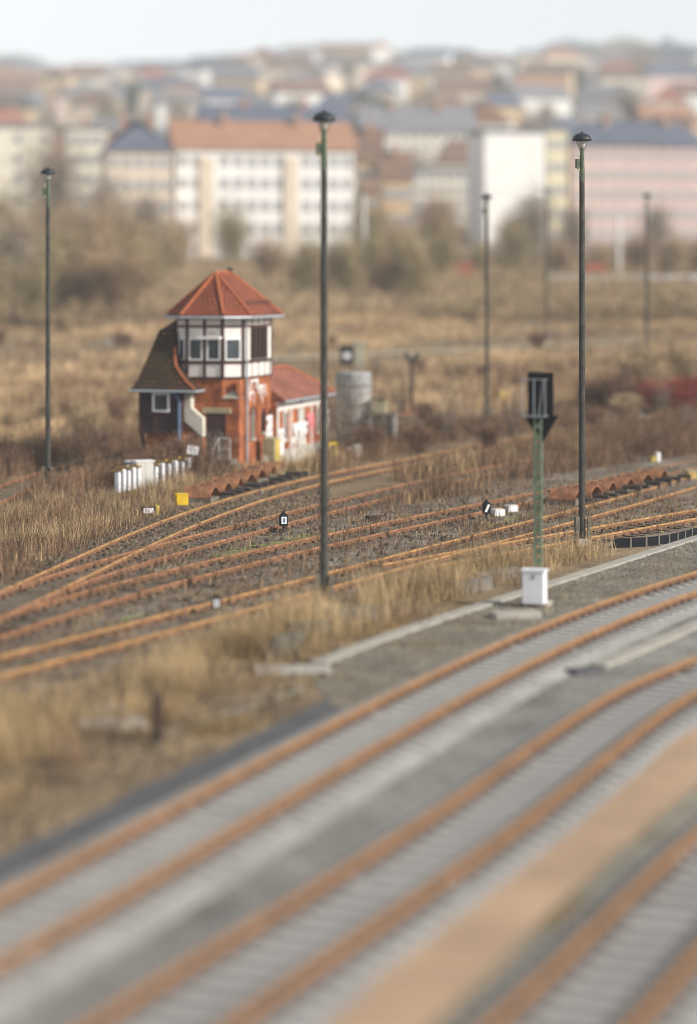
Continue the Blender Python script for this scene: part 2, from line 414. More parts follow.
y2 = yard_track([(0,624),(100,596),(200,568),(323,539),(380,528),(485,507),(560,490),(630,477),(697,463)], 'yard track passing the dwarf signal and the two white motor boxes', M['rust_red'], .008, ext1=15)
y3 = yard_track([(0,603),(50,585),(100,569),(200,537),(323,509.5),(380,494),(417,484),(475,473)], 'weedy yard track with red brown rails passing behind the small lantern signal', M['rust_red'], .012, ext1=10)
y4 = yard_track([(0,603),(50,581),(100,556),(150,535),(200,515),(250,497),(316,479),(380,466.5),(460,451),(532,439),(640,420),(697,410)], 'curving yard track closest to the signal box', M['rust_yard'], .016, ext1=15)
y5 = yard_track([(-20,502),(75,468),(130,452),(270,429),(417,410),(470,402),(560,388)], 'overgrown rusty track behind the signal box', M['rust'], .02, ext1=15)

LF = .004
sheet('yard_ballast', [(-30,640),(60,590),(140,560),(240,520),(330,500),(420,480),(520,462),(697,440),(740,440),(740,520),(600,540),(470,556),(330,592),(200,632),(0,690),(-30,700)], M['yard'], LF)
sheet('gravel_patch', [(0,548),(60,535),(110,520),(150,512),(170,520),(120,545),(60,565),(0,585)], M['brownbed'], LF*1.5)
for i,p in enumerate([[(190,565),(250,545),(330,530),(345,535),(270,555),(200,572)], [(350,540),(430,515),(480,508),(500,512),(430,530),(360,548)], [(560,508),(620,494),(697,488),(697,497),(640,505),(575,516)], [(60,640),(110,622),(160,612),(150,622),(90,640)], [(470,528),(540,512),(575,512),(520,528)]]):
    sheet('moss_patch', p, M['moss'], LF*2.4+.001*i, amp=.35)
def strip(c, zf, name, m, o0, o1, lift, i0=0, i1=None):
    nn = normals(c); vs = []
    for p,n in list(zip(c,nn))[i0:i1:3]:
        for q,a in enumerate((o0,o1)):
            j = mnoise.noise((p.x*.8,p.y*.8,a))*.14
            vs.append((p.x+n.x*(a+j),p.y+n.y*(a+j),gz(p.y)+lift))
    mcount = len(vs)//2
    o = MB().add(vs,[(i*2,i*2+1,i*2+3,i*2+2) for i in range(mcount-1)]).build(name, m)
    if o.data.polygons[0].normal.z < 0: o.data.flip_normals()
    return tag(o, kind='structure')
strip(*m1, 'dark_gravel_strip', M['dark_gravel'], 1.58, 2.3, .012)  # strip of darker gravel along the left edge of the ballast
sheet('gravel_bank', [(345,712),(300,668),(335,652),(440,619),(560,582),(668,547),(740,525),(740,572),(697,583),(560,635),(440,692)], M['bank'], .018)
# ballast between m1 and m2 and round m3
sheet('gravel_between_tracks', [(-150,1130),(-40,960),(0,945),(175,850),(350,752),(440,706),(570,640),(760,570),(860,580),(760,640),(697,672),(565,753),(440,851),(340,913),(150,1035),(60,1130)], M['cess'], .006, amp=.05)
sheet('gravel_by_sand', [(100,1130),(241,974),(340,913),(440,851),(565,753),(697,672),(860,590),(900,760),(760,835),(697,881),(622,960),(500,1100)], M['bank'], .009, amp=.05)
sheet('sand_strip', [(235,1110),(340,1020),(500,856),(600,782),(697,729),(800,676),(830,706),(760,748),(697,788),(600,868),(500,966),(435,1026),(360,1110)], M['sand'], .045, amp=.05)
sheet('service_path', [(630,541),(660,533),(697,526),(740,517),(740,528),(697,537),(660,546)], M['pinkpath'], .014)
sheet('field_path', [(230,361),(330,356.5),(380,354),(470,350),(560,346),(640,343),(640,344.6),(560,348),(470,352.5),(380,357),(330,359.5),(230,364)], M['path'], .15, amp=.3)

# ------------------------------------------------------------------ grass and weeds (uncountable)
def inpoly(P, poly):
    x, y = P[:,0], P[:,1]; ins = np.zeros(len(P), bool); n = len(poly)
    for i in range(n):
        x0,y0 = poly[i]; x1,y1 = poly[(i+1)%n]
        c = ((y0 > y) != (y1 > y)); xx = (x1-x0)*(y-y0)/((y1-y0) if y1 != y0 else 1e-9)+x0
        ins ^= c & (x < xx)
    return ins
def clear_of_rails(P, r):
    ok = np.ones(len(P), bool)
    for c,_ in TRACKS:
        C = np.array([(p.x,p.y) for p in c[::3]])
        for k in range(0,len(P),4000):
            d = ((P[k:k+4000,None,:]-C[None])**2).sum(2).min(1); ok[k:k+4000] &= d > r*r
    return ok
def vnoise(P, s, seed):
    """smooth value noise on the plane"""
    g = np.random.default_rng(seed).random((64,64)); q = P*s; i = np.floor(q).astype(int); f = q-i; f = f*f*(3-2*f)
    G = lambda a,b: g[a%64,b%64]
    return (G(i[:,0],i[:,1])*(1-f[:,0])+G(i[:,0]+1,i[:,1])*f[:,0])*(1-f[:,1])+(G(i[:,0],i[:,1]+1)*(1-f[:,0])+G(i[:,0]+1,i[:,1]+1)*f[:,0])*f[:,1]
def blades(name, px, m, dens, hmin, hmax, w, lean=.35, per=9, spread=.22, patch=.5, ps=.35, rails=0, seed=1, world=None, tall=1.0, branch=0, avoid=None):
    rng = np.random.default_rng(seed)
    poly = world or [tuple(at(x,y).xy) for x,y in px]
    A = np.array(poly); lo, hi = A.min(0), A.max(0); area = (hi-lo).prod()
    n = int(area*dens/per); C = lo+rng.random((n,2))*(hi-lo); C = C[inpoly(C,poly)]
    nz = vnoise(C, ps, seed+5); C = C[rng.random(len(C)) < np.clip((nz-patch+.35)/.5,.06,1)]
    if rails: C = C[clear_of_rails(C, rails)]
    hs = .55+.9*vnoise(C, ps*2.2, seed+3)
    P = np.repeat(C,per,0)+rng.normal(0,spread,(len(C)*per,2)); hh = (hmin+(hmax-hmin)*rng.random(len(P))**1.4)*np.repeat(hs,per)
    if rails:
        k = clear_of_rails(P, rails-.25); P = P[k]; hh = hh[k]
    if avoid is not None:
        k = ~inpoly(P,[tuple(at(x,y).xy) for x,y in avoid]); P = P[k]; hh = hh[k]
    N = len(P); z = np.interp(P[:,1],_KY,_KZ)
    ang = rng.random(N)*6.283; l = rng.normal(0,lean,N)*hh; la = rng.random(N)*6.283
    wv = np.stack([np.cos(ang),np.sin(ang)],1)*(w*(.6+.8*rng.random(N)))[:,None]/2
    base = np.column_stack([P,z-.02]); tip = np.column_stack([P+np.stack([np.cos(la),np.sin(la)],1)*l[:,None], z+hh])
    mid = (base*.45+tip*.55); mid[:,2] += hh*.06; w3 = np.column_stack([wv,np.zeros(N)])
    V = np.stack([base-w3,base+w3,mid+w3*.8,mid-w3*.8,tip],1).reshape(-1,3)
    k = np.arange(N)[:,None]*5
    T = np.concatenate([k+np.array([[0,1,2]]),k+np.array([[0,2,3]]),k+np.array([[3,2,4]])],0)
    if branch:
        # dead flower heads and side twigs on stems
        S = rng.integers(0,N,N*branch); t = .45+.55*rng.random(len(S)); b0 = base[S]*(1-t)[:,None]+tip[S]*t[:,None]
        a2 = rng.random(len(S))*6.283; L2 = hh[S]*(.12+.25*rng.random(len(S)))
        dv = np.column_stack([np.cos(a2)*L2*.7,np.sin(a2)*L2*.7,L2*.7]); ww = np.column_stack([-np.sin(a2),np.cos(a2),np.zeros(len(S))])*w*.55
        V2 = np.stack([b0-ww*.4,b0+dv*.7+ww,b0+dv],1).reshape(-1,3)
        T2 = np.arange(len(S)*3).reshape(-1,3)+len(V)
        V = np.concatenate([V,V2]); T = np.concatenate([T,T2])
    o = obj(name, np_mesh(name, V, T, m)); return tag(o, kind='stuff')
PATHPX = [(225,360),(330,355.7),(380,353),(470,349),(560,345),(645,342),(645,347.5),(560,351),(470,356),(380,361),(330,363.5),(225,368)]
blades('tall_grass', [(-40,722),(60,692),(200,648),(330,608),(450,578),(560,556),(610,548),(612,553),(560,568),(470,592),(400,615),(330,648),(250,690),(100,724),(0,770),(-40,790)], GRASS['tan'], 420, .25, 1.0, .013, .38, 16, .2, .7, .5, 2.0, 1)
blades('low_turf', [(-40,760),(60,722),(250,680),(330,640),(420,612),(420,618),(330,652),(310,670),(345,690),(250,740),(100,818),(0,862),(-40,880)], GRASS['short'], 420, .05, .24, .02, .5, 16, .2, .66, .45, 2.6, 2)
blades('brown_weeds', [(-40,740),(60,700),(250,665),(420,606),(540,570),(540,580),(330,660),(250,700),(60,790),(-40,830)], GRASS['brown'], 40, .1, .6, .016, .4, 9, .18, .6, .5, 1.9, 20, branch=3)
blades('tan_grass', [(-30,518),(60,505),(130,497),(210,468),(222,478),(190,497),(140,520),(60,552),(0,585),(-30,600)], GRASS['tan'], 170, .15, .75, .016, .38, 12, .2, .7, .4, 1.7, 3)
blades('brown_weeds', [(-30,515),(60,502),(130,497),(205,482),(190,500),(140,522),(60,552),(0,580),(-30,590)], GRASS['brown'], 45, .15, .8, .02, .3, 8, .2, .5, .4, 1.6, 21, branch=3)
blades('brown_weeds', [(-30,455),(60,445),(140,440),(205,455),(215,468),(130,488),(60,500),(-30,515)], GRASS['brown'], 70, .5, 1.25, .026, .22, 7, .25, .4, .3, 1.5, 4, branch=3)
blades('brown_weeds', [(335,512),(380,486),(440,470),(530,446),(600,434),(740,408),(740,453),(640,464),(560,476),(500,488),(450,498),(390,511)], GRASS['brown'], 85, .4, 1.2, .024, .22, 7, .25, .5, .3, 1.55, 5, branch=3)
blades('tan_grass', [(360,500),(400,478),(470,464),(540,452),(600,440),(600,455),(540,470),(470,490),(400,508)], GRASS['tan'], 50, .4, 1.0, .028, .3, 10, .25, .68, .3, 1.6, 6)
blades('brown_weeds', [(340,458),(380,440),(460,424),(560,408),(740,385),(740,402),(640,415),(530,434),(430,452),(380,462),(320,474),(300,470)], GRASS['brown'], 50, .25, .95, .028, .22, 7, .28, .42, .25, 1.6, 7, branch=3)
blades('tan_grass', [(-60,470),(60,440),(160,425),(350,415),(480,415),(740,390),(740,366),(480,385),(350,390),(100,395),(-60,400)], GRASS['field'], 34, .3, .9, .04, .3, 10, .3, .5, .2, 1.3, 8)
blades('brown_weeds', [(-60,450),(60,430),(160,420),(350,412),(480,405),(740,380),(740,355),(480,372),(350,380),(100,385),(-60,390)], GRASS['brown'], 13, .4, 1.2, .04, .22, 8, .4, .55, .12, 1.3, 9, branch=2)
blades('field_grass', None, GRASS['field'], 15, .2, .7, .06, .35, 12, .4, .58, .09, 0, 10, world=[(-45,148),(45,148),(75,275),(-75,275)], avoid=PATHPX)
blades('brown_weeds', None, GRASS['brown'], 1.3, .4, 1.2, .07, .25, 12, .6, .62, .05, 0, 12, world=[(-45,150),(45,150),(75,275),(-75,275)], branch=2, avoid=PATHPX)
blades('sparse_weeds', [(-30,640),(60,590),(140,560),(240,520),(330,505),(420,490),(520,470),(697,452),(740,455),(740,520),(600,535),(470,552),(330,588),(200,625),(0,680)], GRASS['brown'], 24, .1, .45, .02, .3, 6, .15, .55, .4, 0, 13, branch=2)
blades('sparse_weeds', [(0,545),(60,533),(110,518),(170,508),(190,512),(120,545),(60,568),(0,588)], GRASS['brown'], 60, .08, .4, .02, .35, 7, .2, .4, .5, 1.2, 19, branch=2)
blades('sparse_grass', [(-30,660),(60,610),(140,580),(240,540),(330,520),(420,500),(520,480),(697,470),(740,525),(600,540),(470,556),(330,592),(200,630),(0,686)], GRASS['short'], 16, .06, .3, .02, .4, 8, .15, .6, .4, 1.2, 14)
blades('bank_weeds', [(300,672),(335,655),(440,622),(560,586),(660,553),(690,560),(560,612),(440,660),(370,700)], GRASS['short'], 6, .05, .25, .018, .5, 10, .2, .72, .5, 2.0, 15)
blades('tower_weeds', [(150,476),(200,470),(290,468),(345,452),(352,458),(320,474),(270,480),(200,486),(160,490)], GRASS['tan'], 45, .3, .8, .028, .3, 9, .2, .5, .4, 1.6, 16)
blades('tower_weeds', [(130,478),(212,476),(216,486),(150,490),(128,488)], GRASS['brown'], 60, .6, 1.6, .028, .25, 7, .2, .3, .4, 1.6, 17, branch=4)
blades('tower_weeds', [(208,477),(262,472),(262,478),(210,488)], GRASS['brown'], 40, .4, 1.1, .024, .25, 7, .2, .3, .4, 1.6, 18, branch=4)

def chips(name, px, m, n, a, b, seed, lift=0):
    rng = np.random.default_rng(seed); poly = [tuple(at(x,y).xy) for x,y in px]; A = np.array(poly); lo,hi = A.min(0),A.max(0)
    P = lo+rng.random((n*4,2))*(hi-lo); P = P[inpoly(P,poly)][:n]; N = len(P); r_ = (a+(b-a)*rng.random(N)**2)[:,None]
    z = np.interp(P[:,1],_KY,_KZ)+lift; c = np.column_stack([P,z+r_[:,0]*.3])
    d = np.array([[1,1,-.6],[-1,.7,-.6],[-.2,-1.2,-.6],[.1,.1,.8],[.7,-.5,.5]])
    V = (c[:,None,:]+d[None]*r_[:,None]*(.6+.8*rng.random((N,5,3)))*.7).reshape(-1,3)
    T = (np.arange(N)[:,None,None]*5+np.array([[0,1,3],[1,2,3],[2,4,3],[4,0,3],[2,0,4]])[None]).reshape(-1,3)
    return tag(obj(name, np_mesh(name,V,T,m)), kind='stuff')
CH = mat('loose grey stones', (.15,.133,.108), .95, .2, 1, island=.5); CB = mat('brown track litter', (.11,.085,.06), .95, .3, 1, island=.6)
chips('loose_gravel', [(345,712),(300,668),(335,652),(440,619),(560,582),(668,547),(740,525),(740,572),(697,583),(560,635),(440,692)], CH, 16000, .015, .05, 61, .018)
chips('loose_gravel', [(-30,640),(60,590),(140,560),(240,520),(330,500),(420,480),(520,462),(697,440),(740,440),(740,520),(600,540),(470,556),(330,592),(200,632),(0,690),(-30,700)], CH, 11000, .02, .075, 62)
chips('track_litter', [(-30,640),(60,590),(140,560),(240,520),(330,500),(420,480),(520,462),(697,440),(740,440),(740,520),(600,540),(470,556),(330,592),(200,632),(0,690),(-30,700)], CB, 9000, .03, .16, 63)
chips('track_litter', [(0,545),(60,533),(110,518),(170,508),(260,485),(330,470),(330,500),(190,535),(120,560),(0,600)], CB, 5000, .03, .14, 64)
chips('track_litter', [(0,700),(250,665),(330,640),(345,668),(250,730),(100,805),(0,855)], CB, 1200, .03, .14, 65)
# ------------------------------------------------------------------ lamp posts
def make_lamp():
    t = thing('lamp_post', (0,0,0), 'x', 'lamp post', group='tall yard lamp posts')
    b = MB().tube([(0,0,-.1),(0,0,6),(0,0,12.0)], .110, 14, r2=.084); b.build('pole', M['pole'], t, smooth=False)
    MB().tube([(0,0,11.6),(0,0,12.66)], .094, 12, r2=.07).build('pole_top', M['lampgreen'], t)
    MB().bbox((-.21,-.08,12.02),(-.08,.08,12.32),.02).build('junction_box', M['lampgreen'], t)
    for z in (11.95,12.4): MB().lathe([(.03,0),(.045,.03),(.03,.07)],8,(-.12,-.02,z)).build('insulator', M['ivory'], t)
    hd = MB().lathe([(.29,12.9),(.315,12.91),(.31,12.95),(.275,13.03),(.21,13.09),(.12,13.13),(.04,13.145),(.03,13.19)],22).build('lamp_hood', M['hood'], t, smooth=True)
    MB().lathe([(.07,12.66),(.10,12.74),(.12,12.82),(.12,12.898)],18).build('lamp_glass', M['glass_bulb'], t, smooth=True)
    for k in range(4):
        a = k*math.pi/2+.5; MB().bar((.1*math.cos(a),.1*math.sin(a),12.6),(.26*math.cos(a),.26*math.sin(a),12.9),.012).build('bracket', M['lampgreen'], t)
    MB().bbox((-.2,-.2,-.1),(.2,.2,.25),.04).build('footing', M['concrete'], t)
    MB().bbox((-.24,-.11,.45),(-.1,.09,.95),.015).build('fuse_box', M['lampgreen'], t)
    for s in (-1,1): MB().bar((s*.19,-.13,-.1),(s*.19,-.13,.95),.07,.1).build('stub_post', M['concrete_dark'], t)
    return t
lamp = make_lamp()
for i,(x,d,lb,rz) in enumerate([
  (324,63.5,'tallest-looking lamp post, black dome head, standing in the tan grass right of the signal box',.1),
  (582,79,'lamp post with black dome head just right of the railway signal',.2),
  (48,100.5,'lamp post with black dome head alone left of the signal box',.0),
  (487,139,'lamp post seen blurred halfway between the central lamp post and the railway signal',.3),
  (647,172,'faint far lamp post standing behind the red bushes',.5),
  (547,205,'thin faint lamp post in the field directly behind the railway signal head',.4)]):
    o = lamp if i == 0 else copy_tree(lamp)
    place(o, on(x,d), rz, lb, s=(1.005,1.035,1.025,1.01,1.0,1.0)[i])

# ------------------------------------------------------------------ main signal
sp = at(538,606)
sg = thing('railway_signal', sp, 'green lattice mast signal with black shield seen from behind beside the main track', 'railway signal', rz=-.28)
b = MB().bbox((-.34,-.3,-.1),(.34,.3,.14),.03); b.build('footing', M['concrete'], sg)
for s in (-1,1):
    MB().box((s*.083-.033,-.06,.14),(s*.083+.033,.06,5.28)).build('mast_channel', M['sig_green'], sg)
bp = MB()
for k in range(18):
    z = .3+k*.28; bp.box((-.049,-.052,z),(.049,.052,z+.13))
bp.build('batten_plates', M['sig_green'], sg)
MB().box((-.27,-.06,5.12),(.43,-.02,6.28)).build('signal_shield', M['sig_black'], sg)
MB().bbox((-.18,-.02,5.2),(.33,.22,6.2),.04).build('lamp_housing', M['sig_black'], sg)
MB().slab([(-.38,-.02,5.12),(.56,-.02,5.12),(.16,-.02,4.42),(.06,-.02,4.42)],(0,.03,0)).build('triangular_shield', M['sig_black'], sg)
cg = MB()
for x in (-.34,-.03,.27): cg.tube([(x,-.4,5.12),(x,-.4,6.1)],.014,6)
for x in (-.34,.27): cg.tube([(x,-.4,6.1),(x,-.06,6.1)],.014,6); cg.tube([(x,-.4,5.12),(x,-.06,5.12)],.02,6)
cg.tube([(-.43,-.4,6.1),(.29,-.4,6.1)],.016,6); cg.tube([(-.34,-.4,5.12),(.29,-.4,5.12)],.02,6); cg.tube([(.1,-.4,5.12),(.23,-.4,6.1)],.012,6)
cg.build('cage_railing', M['galv'], sg)
pf = MB()
for k in range(7): pf.box((-.33,-.39+k*.07,5.085),(.27,-.36+k*.07,5.105))
pf.build('platform', M['galv'], sg)
bx = MB().bbox((-.33,-.52,.12),(.27,-.1,.98),.03).build('switch_cabinet', M['white_box'], sg)
nb = MB()  # the small dark figure 8 on the cabinet
for cz in (.80,.86):
    nb.tube([(-.03+.022*math.cos(a*.5236),-.527,cz+.028*math.sin(a*.5236)) for a in range(13)],.009,6)
nb.build('number_plate', M['sig_black'], bx)
MB().box((-.37,-.55,.955+.03),(.31,-.07,1.0+.03)).build('cabinet_lid', M['white_box'], bx)
sl = thing('concrete_slab', at(515,618), 'flat pale concrete slab lying left of the foot of the railway signal', 'slab', rz=.25)
MB().bbox((-.62,-.32,-.02),(.62,.32,.16),.02).build('slab_block', M['concrete_pale'], sl)

# ------------------------------------------------------------------ signal box
O = Vector((-6.46,108,0)); TW = thing('signal_box', O, 'red brick signal box with half timbered upper floor, orange roof and low annex', 'signal box', rz=-math.atan2(.25,.968)); TW.scale = (1.03,1.03,1.0)
POLY = [(-.8,0),(.8,0),(1.5,.7),(1.5,5.1),(-1.5,5.1),(-1.5,.7)]
MB().prism([(-1.5,0),(1.5,0),(1.5,5.1),(-1.5,5.1)],-.4,3.28).build('brick_base', M['brick'], TW, uv=True)
MB().prism(POLY,3.28,4.15).build('brick_upper', M['brick'], TW, uv=True)
for s in (-1,1):
    MB().add([(s*.78,-.06,3.28),(s*1.56,-.06,3.28),(s*1.56,.72,3.28),(s*1.1,.40,3.66)],[(0,1,3),(1,2,3),(2,0,3),(2,1,0)]).build('corner_cap', M['concrete'], TW)
def off_poly(P, d):
    out = []; n = len(P)
    for i in range(n):
        a = Vector(P[i-1]); p = Vector(P[i]); c = Vector(P[(i+1)%n])
        e0 = (p-a).normalized(); e1 = (c-p).normalized(); n0 = Vector((e0.y,-e0.x)); n1 = Vector((e1.y,-e1.x))
        k = d/(1+n0.dot(n1)); q = p+(n0+n1)*k; out.append((q.x,q.y))
    return out
MB().prism(off_poly(POLY,.03),4.15,6.95).build('plaster_infill', M['infill'], TW, uv=True)
def onface(mb, i, s0, s1, z0, z1, o0, o1, base=.03, P=POLY):
    a = Vector(P[i]); b = Vector(P[(i+1)%len(P)]); t = (b-a).normalized(); n = Vector((t.y,-t.x))
    q = [a+t*s0+n*(base+o0), a+t*s1+n*(base+o0), a+t*s1+n*(base+o1), a+t*s0+n*(base+o1)]
    mb.prism([(p.x,p.y) for p in q[::-1]], z0, z1); return mb
# timber frame: every post and rail set proud of the infill
flen = lambda i: (Vector(POLY[(i+1)%6])-Vector(POLY[i])).length
posts = {5:[0,.99-.0], 0:[0,.8,1.6], 1:[0,.99], 2:[0,1.02,1.68,2.34,3.0,3.66,4.4], 3:[0,1.5,3.0], 4:[0,1.5,3.0,4.4]}
tf = MB(); RAILS = [(6.83,6.95),(6.44,6.56),(4.80,4.95),(4.12,4.24)]
for i,ps in posts.items():
    L = flen(i)
    for k,s in enumerate(ps):
        w = .06 if k in (0,len(ps)-1) else .065
        s0 = max(s-w,-.02); s1 = min(s+w,L+.02)
        if i == 2 and k not in (0,len(ps)-1): continue
        onface(tf,i,s0,s1,4.12,6.9,0,.045)
    for z0,z1 in RAILS:
        if i == 2 and z0 == 4.12: z0,z1 = 4.14,4.2
        onface(tf,i,.05,L-.05,z0+.003,z1-.003,0,.035)
for s in (.5,1.3,2.3,3.3,4.0): onface(tf,2,s-.03,s+.03,6.56,6.83,0,.03); onface(tf,2,s-.03,s+.03,4.2,4.8,0,.03)
tf.build('timber_frame', M['timber'], TW, uv=True)
def window(parent, i, s0, s1, z0, z1, framem, panem, fw=.055, P=POLY, base=.03, mull=False, name='window'):
    fr = MB()
    onface(fr,i,s0,s0+fw,z0,z1,0,.06,base,P); onface(fr,i,s1-fw,s1,z0,z1,0,.06,base,P)
    onface(fr,i,s0+fw,s1-fw,z0,z0+fw,0,.06,base,P); onface(fr,i,s0+fw,s1-fw,z1-fw,z1,0,.06,base,P)
    if mull: onface(fr,i,(s0+s1)/2-.02,(s0+s1)/2+.02,z0+fw,z1-fw,0,.05,base,P)
    f = fr.build(name, framem, parent)
    pn = onface(MB(),i,s0+fw-.005,s1-fw+.005,z0+fw-.005,z1-fw+.005,.002,.02,base,P); pn.build('pane', panem, f); return f
for i,s0,s1 in ((5,.28,.82),(0,.08,.70),(0,.90,1.52),(1,.10,.86)):
    window(TW,i,s0,s1,4.98,5.96,M['frame_white'],M['pane'])
for k in range(4):
    s0 = 1.06+.66*k; f = window(TW,2,s0,s0+.58,4.98,6.45,M['timber'],M['pane_dark'],.045,name='tall_window')
# faded drawing and blind box on the infill
dr = MB()
for cx,r in ((.28,.09),(.44,.07)): dr.tube([(cx+r*math.cos(a*.6),-.036,6.2+r*.8*math.sin(a*.6)) for a in range(11)],.018,5)
dr.build('painted_scribble', M['old_wood'], TW)
onface(MB(),0,.55,1.6,5.94,6.05,.05,.42).build('blind_box', M['frame_white'], TW)
# roof
EV = off_poly(POLY,.42); z0 = 6.93; r0 = (0,1.55,8.85); r1 = (0,3.75,8.85)
def roofpoly(mb, dz=0):
    e = [(x,y,z0+dz) for x,y in EV]; a = (r0[0],r0[1],r0[2]+dz); c = (r1[0],r1[1],r1[2]+dz)
    v = e+[a,c]
    return v,[(0,1,6),(1,2,6),(2,3,7,6),(3,4,7),(4,5,6,7),(5,0,6)]
v,f = roofpoly(None,.09); v2 = [(x,y,z0-.03) for x,y in EV]
rb = MB().add(v+v2, f+[(8+i,8+(i+1)%6,(i+1)%6,i) for i in range(6)]+[tuple(range(13,7,-1))])
roof = rb.build('roof', M['tile'], TW, uv=True)
rg = MB()
for i,r in ((0,r0),(1,r0),(2,r0),(5,r0),(3,r1),(4,r1)): rg.tube([(EV[i][0],EV[i][1],z0+.11),((EV[i][0]+r[0])/2,(EV[i][1]+r[1])/2,(z0+r[2])/2+.12),(r[0],r[1],r[2]+.1)],.075,8)
rg.tube([(r0[0],r0[1],r0[2]+.1),(r1[0],r1[1],r1[2]+.1)],.08,8); rg.build('ridge_tiles', M['ridge'], roof)
MB().lathe([(.10,8.9),(.11,9.05),(.16,9.08),(.13,9.15),(.02,9.2)],12,(0,3.72,0)).build('vent_cap', M['dark_iron'], roof)
MB().lathe([(.07,8.9),(.08,9.0),(.02,9.05)],10,(0,1.55,0)).build('vent_cap', M['galv'], roof)
gt = MB(); EV2 = off_poly(POLY,.46)
for i in range(6):
    a,c = EV2[i],EV2[(i+1)%6]; gt.tube([(a[0],a[1],6.9),(c[0],c[1],6.9)],.065,8)
gt.build('gutter', M['gutter'], TW)
sgd = MB()  # snow guard on the track side slope
sx = lambda t: (1.92-.42*t)
for k in range(7): y = 1.3+k*.6; sgd.bar((1.55,y,7.45),(1.55,y,7.68),.02)
for z in (7.55,7.66): sgd.tube([(1.55,1.2,z),(1.55,5.0,z)],.014,5)
sgd.build('snow_guard', M['dark_iron'], roof)
dp = MB().tube([(1.72,.72,6.85),(1.60,.78,6.6),(1.63,.95,6.4),(1.63,.95,.3),(1.75,.9,.1)],.05,8); dp.build('drainpipe', M['gutter'], TW)
# door, lintel, landing
dm = MB().box((.1,-.03,.62),(.95,.05,2.6)).build('door', M['door'], TW)
pp = MB()
for z in (.75,1.38,2.0): pp.box((.2,-.05,z),(.85,-.03,z+.5))
pp.build('door_panel', M['timber'], dm); MB().tube([(.18,-.09,1.65),(.28,-.09,1.65)],.015,6).build('handle', M['galv'], dm)
MB().bbox((-.1,-.1,2.6),(1.2,.05,2.84),.02).build('lintel', M['lintel'], TW)
MB().bbox((-.02,-1.05,-.4),(1.5,-.002,.6),.03).build('landing', M['concrete_dark'], TW)
for k in range(3): MB().bbox((1.501+.28*k,-1.0,-.4),(1.499+.28*(k+1),-.2,.4-.2*k),.02).build('step', M['concrete_dark'], TW)
hr = MB()
for x in (.95,1.45): hr.tube([(x,-1.0,.55),(x,-1.0,1.55)],.03,6)
hr.tube([(.7,-1.1,1.0),(.95,-1.0,1.55),(1.45,-1.0,1.55)],.03,6); hr.tube([(.95,-1.0,1.08),(1.45,-1.0,1.08)],.025,6); hr.tube([(.7,-1.1,-.1),(.7,-1.1,1.0)],.03,6)
hr.build('handrail', M['rail_grey'], TW)
# lower windows and pilasters on the track side
SIDE = [(1.5,0),(1.5,5.1)]
def arched(i0, i1, z0, z1, m, name):
    mb = MB(); n = 8; mid = (i0+i1)/2; r = (i1-i0)/2
    pts = [(1.5,i0,z0),(1.5,i1,z0)]+[(1.5,mid+r*math.cos(a*math.pi/n),z1-r+r*math.sin(a*math.pi/n)) for a in range(n+1)]
    mb.slab(pts,(.035,0,0)); w = mb.build(name, M['brick'] if name == 'blind' else m, TW)
    sb = MB().box((1.5,i0-.06,z0-.1),(1.6,i1+.06,z0)); sb.build('sill', M['concrete'], w)
    ar = MB().tube([(1.53,mid+(r+.05)*math.cos(a*math.pi/n),z1-r+(r+.05)*math.sin(a*math.pi/n)) for a in range(n+1)],.06,6); ar.build('brick_arch', M['tile_annex'], w); return w
arched(1.85,2.45,1.35,2.75,M['old_wood'],'arched_window'); arched(3.55,4.1,1.55,2.55,M['pane_dark'],'arched_window'); arched(4.5,4.9,1.2,2.5,M['pane_dark'],'arched_window')
for y0,y1 in ((0.02,.45),(1.2,1.5),(2.85,3.1),(4.2,4.42)): MB().box((1.5,y0,-.3),(1.56,y1,4.1)).build('pilaster', M['brick'], TW, uv=True)
def graffiti(x, y0, y1, z0, z1, n, m, seed, w=.07, parent=None):
    rr = random.Random(seed); mb = MB()
    for k in range(n):
        y = rr.uniform(y0,y1); z = rr.uniform(z0,z1); pts = []; a = rr.uniform(.9,2.2)
        for j in range(6):
            pts.append((x,y,z)); y = min(y1,max(y0,y+.16*math.cos(a)*1.6)); z = min(z1,max(z0,z+.2*math.sin(a))); a += rr.uniform(-1.1,1.1)
        for p,q in zip(pts,pts[1:]):
            if (Vector(q)-Vector(p)).length < .02: continue
            t = (Vector(q)-Vector(p)).normalized(); s = Vector((0,-t.z,t.y))*w*rr.uniform(.6,1.3); p = Vector(p)-t*w*.5; q = Vector(q)+t*w*.5
            e = Vector((rr.uniform(.001,.012),0,0)); mb.slab([p-s+e,q-s+e,q+s+e,p+s+e],(.004,0,0))
    return mb.build('graffiti', m, parent or TW)
graffiti(1.565,1.5,2.8,2.9,4.0,7,M['paint_white'],3,.05); graffiti(1.565,2.9,4.0,2.6,3.7,8,M['paint_white'],5,.05); graffiti(1.565,4.2,5.05,.3,2.2,13,M['paint_white'],8,.07)
